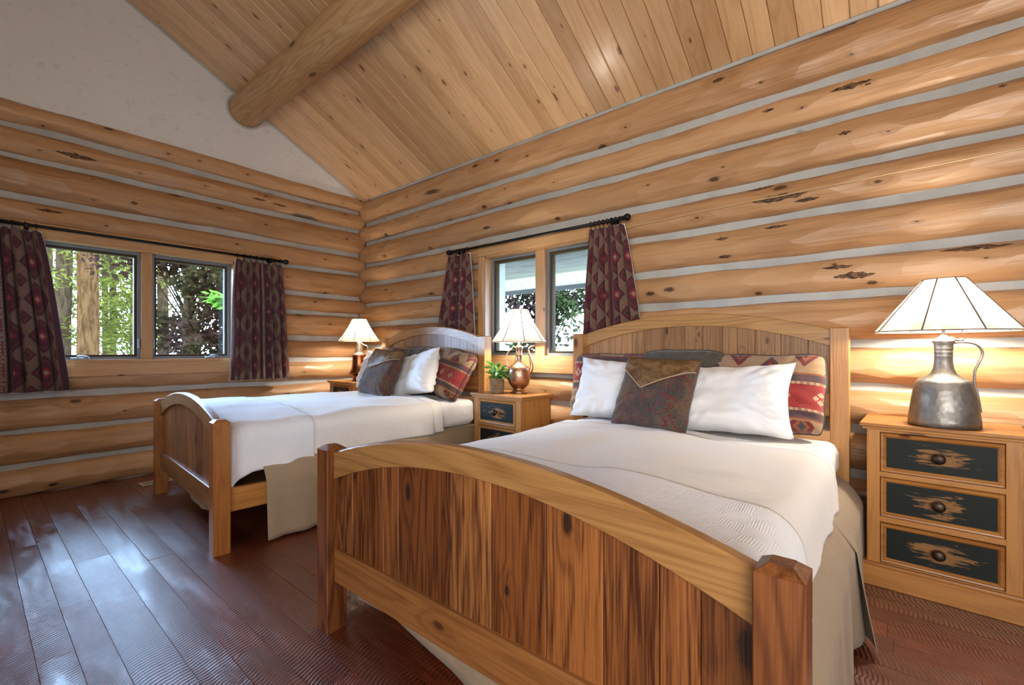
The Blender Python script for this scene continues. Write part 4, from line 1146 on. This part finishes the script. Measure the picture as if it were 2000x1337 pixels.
# dark copper tankard lamp
lampL = empty('table_lamp', (-4.80, 2.955, .804)); lampL.rotation_euler = (0, 0, R(39.85))
tag(lampL, 'dark copper tankard lamp in the corner of the room', 'lamp', 'table lamps')
prof = [(.080, 0), (.082, .006), (.074, .014), (.072, .05), (.078, .062), (.100, .076), (.117, .090), (.118, .096), (.104, .112), (.090, .145), (.083, .19), (.079, .25), (.079, .292), (.076, .304)]
mesh_obj('tankard_body', lathe(bmesh.new(), prof, 48), M['darkcopper'], lampL, True)
prof = [(.077, .303), (.070, .312), (.048, .318), (.044, .345), (.036, .40), (.030, .428), (.032, .434), (.026, .448), (.012, .466), (.008, .47)]
mesh_obj('neck', lathe(bmesh.new(), prof, 40), M['silverband'], lampL, True)
hp = spline([(.02, 0, .446), (.052, 0, .418), (.082, 0, .408), (.098, 0, .38), (.094, 0, .33), (.084, 0, .28), (.083, 0, .19)], 6)
mesh_obj('handle', tube(bmesh.new(), hp, .006, 8), M['silverband'], lampL, True)
mesh_obj('stem', tube(bmesh.new(), [(0, 0, .44), (0, 0, .62)], .006, 10), M['nickel'], lampL, True)
shade_part(lampL, .238, .078, .462, .722, 8, M['shadewarm'], R(-86), .012)
bulb_light(lampL, .55, WARM, LAMP_W * .85)

# ================================================================== POTTED PLANT
pot = empty('potted_plant', (-2.558, 2.865, .804)); tag(pot, 'small leafy green plant in a woven basket pot', 'plant')
bm = bmesh.new(); rows = 9
for k in range(rows):
    z = .008 + k * .0135; r = .052 + .002 * sin(k / rows * pi)
    for strand in (0, 1):
        pts = []
        for i in range(72):
            a = 2 * pi * i / 72; wv = sin(a * 11 + k * 2.0 + strand * pi)
            pts.append(((r + .004 * wv) * cos(a), (r + .004 * wv) * sin(a), z + .004 * cos(a * 11 + k * 2.0 + strand * pi)))
        tube(bm, pts, .0058, 5, closed=True)
mesh_obj('basket', bm, M['basket'], pot, True)
mesh_obj('soil', lathe(bmesh.new(), [(.047, .0), (.047, .108), (.02, .114), (.001, .115)], 24), M['soil'], pot, True)
def leaf_mesh(L, Wd, bend):
    bm = bmesh.new(); rows_ = []
    for i in range(7):
        t = i / 6; w = Wd * sin(pi * min(1, t * 1.02 + .02)) ** .8 * (1 - .25 * t)
        y_ = L * t; z = bend * t * t * L
        rows_.append([bm.verts.new((-w / 2, y_, z + .12 * w)), bm.verts.new((0, y_, z)), bm.verts.new((w / 2, y_, z + .12 * w))])
    for a, b in zip(rows_, rows_[1:]):
        for k in range(2): bm.faces.new((a[k], a[k + 1], b[k + 1], b[k]))
    me = bpy.data.meshes.new('leaf'); bm.to_mesh(me); bm.free()
    me.materials.append(M['plantleaf']); me.polygons.foreach_set('use_smooth', [True] * len(me.polygons)); return me
LM = [leaf_mesh(.075, .030, -.35), leaf_mesh(.062, .026, -.6), leaf_mesh(.085, .030, -.2)]
g = random.Random(31); bm = bmesh.new()
for k in range(84):
    a = g.uniform(0, 2 * pi); el = g.uniform(.05, 1.35); hgt = g.uniform(.115, .225); rad = .012 + .055 * cos(el) * g.uniform(.4, 1.0)
    p = Vector((rad * cos(a), rad * sin(a), hgt))
    o = bpy.data.objects.new('leaf', LM[k % 3]); o.location = p
    d = Vector((cos(a) * cos(el * .8), sin(a) * cos(el * .8), sin(el * .8) - .12)).normalized()
    o.rotation_euler = (d.to_track_quat('Y', 'Z').to_matrix().to_4x4() @ Matrix.Rotation(g.uniform(-.5, .5), 4, 'Y')).to_euler()
    sc_ = g.uniform(.75, 1.1); o.scale = (sc_, sc_, sc_)
    link(o, pot)
    if k % 5 == 0: tube(bm, [(rad * .3 * cos(a), rad * .3 * sin(a), .10), tuple(p)], .0022, 5)
mesh_obj('stems', bm, M['plantleaf'], pot, True)

# ================================================================== CURTAINS AND RODS
def rod(name, loc, rz, u0, u1, z, label, brackets):
    root = empty(name, loc, rz)
    mesh_obj('pole', tube(bmesh.new(), [(u0, -.085, z), (u1, -.085, z)], .0125, 12), M['iron'], root, True)
    for u, s in ((u0, -1), (u1, 1)):
        prof = [(.016, 0), (.018, .006), (.013, .012), (.015, .018), (.024, .026), (.028, .040), (.024, .056), (.013, .066), (.002, .069)]
        bm = lathe(bmesh.new(), prof, 16)
        bmesh.ops.transform(bm, matrix=Matrix.Translation((u, -.085, z)) @ Matrix.Rotation(R(90 * s), 4, 'Y'), verts=bm.verts)
        mesh_obj('finial', bm, M['iron'], root, True)
    for u in brackets:
        bm = bmesh.new(); box(bm, u - .012, u + .012, -.085, .0, z - .03, z - .016, .002); box(bm, u - .018, u + .018, -.006, .002, z - .06, z + .03, .002); box(bm, u - .012, u + .012, -.102, -.068, z - .03, z + .014, .003)
        mesh_obj('bracket', bm, M['iron'], root)
    tag(root, label, 'curtain rod', 'curtain rods'); return root
rod('curtain_rod', (XF, 0, 0), R(90), -.32, 2.245, 2.146, 'black iron curtain rod above the wide window', (.30, 2.13))
rod('curtain_rod', (0, YF, 0), 0, -3.475, -1.575, 2.168, 'black iron curtain rod above the window between the beds', (-3.38, -1.66))
def curtain(loc, rz, t0, t1, b0, b1, zt, zb, folds, label, seed, cloth, side_flat):
    """t0..t1 top extent, b0..b1 bottom extent; side_flat -1/+1: flat leading edge on that side"""
    root = empty('curtain', loc, rz); nu, nv = folds * 14, 36; vs, uv = [], []; lv = []
    for j in range(nv + 1):
        tv = j / nv; z = zt + (zb - zt) * tv
        a, b = t0 + (b0 - t0) * tv ** .8, t1 + (b1 - t1) * tv ** .8
        for i in range(nu + 1):
            s = i / nu
            e = min(1.0, (1 - s if side_flat > 0 else s) / .10)      # flat leading panel
            ss = s + .012 * sin(s * folds * 4.1 + seed)
            ph = 2 * pi * folds * ss
            sh = abs(sin(pi * folds * (ss + .02 * nz(s * 3, tv * .8, seed))))
            D = (.045 + .040 * min(1, tv * 2.0)) * (.15 + .85 * e) * (1 + .30 * nz(s * 5, seed, tv * .6))
            yy = -.045 - D * sh ** .55 - .030 * (1 - e)
            pin = max(0, 1 - tv * 9)
            u = a + (b - a) * s + .006 * cos(ph) * (1 + tv) + .008 * nz(s * 4, tv * 2, seed)
            vs.append((u, yy * 1.0 - .004 * pin, z - .012 * pin * (1 - abs(sh)) + .008 * nz(s * 8, seed, 1) * tv))
            lv.append((u + (.003 * side_flat * (abs(s - (1 if side_flat > 0 else 0)) < .03)), yy + .008, z - .004 * (tv > .97)))
            uv.append((s * cloth, z - zb))
    o = py_obj('cloth', vs, grid_faces(nu + 1, nv + 1, flip=True), M['curtain'], root, True, uvs=uv)
    so = o.modifiers.new('thick', 'SOLIDIFY'); so.thickness = .003; so.offset = 0
    py_obj('lining', lv, grid_faces(nu + 1, nv + 1), M['lining'], root, True)
    nr_ = 8
    rm = None
    for k in range(nr_):
        u = t0 + .02 + (t1 - t0 - .04) * k / (nr_ - 1)
        if rm is None:
            bm = tube(bmesh.new(), [(0, .020 * cos(q), .020 * sin(q)) for q in [2 * pi * i / 20 for i in range(20)]], .0032, 6, closed=True)
            tube(bm, [(0, 0, -.020), (0, .006, -.034), (0, 0, -.042)], .002, 5)
            ro = mesh_obj('ring', bm, M['iron'], root, True, loc=(u, -.085, zt + .036)); rm = ro.data
        else: data_obj('ring', rm, None, root, loc=(u, -.085, zt + .036), rot=(0, 0, .3 * nz(k, seed, 3)))
    tag(root, label, 'curtain', 'kilim curtains'); return root
WL, WN = ((XF, 0, 0), R(90)), ((0, YF, 0), 0)
curtain(*WL, -.12, .372, -.20, .535, 2.108, .836, 9, 'kilim curtain cut off by the left edge of the picture', 1.0, 1.5, 1)
curtain(*WL, 1.772, 2.245, 1.715, 2.325, 2.108, .852, 8, 'kilim curtain right of the wide window beside the corner', 2.0, 1.4, -1)
curtain(*WN, -3.535, -3.225, -3.72, -3.135, 2.130, .86, 6, 'kilim curtain left of the window between the beds', 3.0, 1.2, 1)
curtain(*WN, -1.865, -1.572, -1.945, -1.375, 2.130, .86, 7, 'kilim curtain behind the headboard of the nearer bed', 4.0, 1.3, 1)

# ================================================================== SMALL THINGS
vr = empty('floor_vent', (-4.985, 1.105, 0), R(3)); tag(vr, 'cream metal floor vent beside the corner post of the farther bed', 'vent')
mesh_obj('frame', (lambda bm: (box(bm, -.06, .06, -.15, -.125, 0, .006, .002), box(bm, -.06, .06, .125, .15, 0, .006, .002), box(bm, -.06, -.04, -.125, .125, 0, .006, .002), box(bm, .04, .06, -.125, .125, 0, .006, .002), bm)[-1])(bmesh.new()), M['vent'], vr)
mesh_obj('duct', nbox(-.042, .042, -.128, .128, .0002, .0016), M['ventdark'], vr)
lm = None
for k in range(12):
    yk = -.115 + k * .021
    if lm is None:
        o = mesh_obj('louver', nbox(-.041, .041, -.005, .005, .001, .005, .001), M['vent'], vr, loc=(0, yk, 0)); lm = o.data
    else: data_obj('louver', lm, None, vr, loc=(0, yk, 0))
pts = [(-1.62 + i * .11, YF - .004 - .008 - .003 * nz(i, 1, 1), 2.055 + .045 * (1 - math.exp(-i * .16)) + .012 * nz(i * .35, 4, 4) + .012) for i in range(32)]
pts = [(x_, 3.262, z_ + .03) for x_, y_, z_ in pts]
tag(mesh_obj('wall_cable', tube(bmesh.new(), pts, .0042, 6), M['cable'], None, True), 'thin tan cable stapled along a log to the right of the curtain', 'cable')
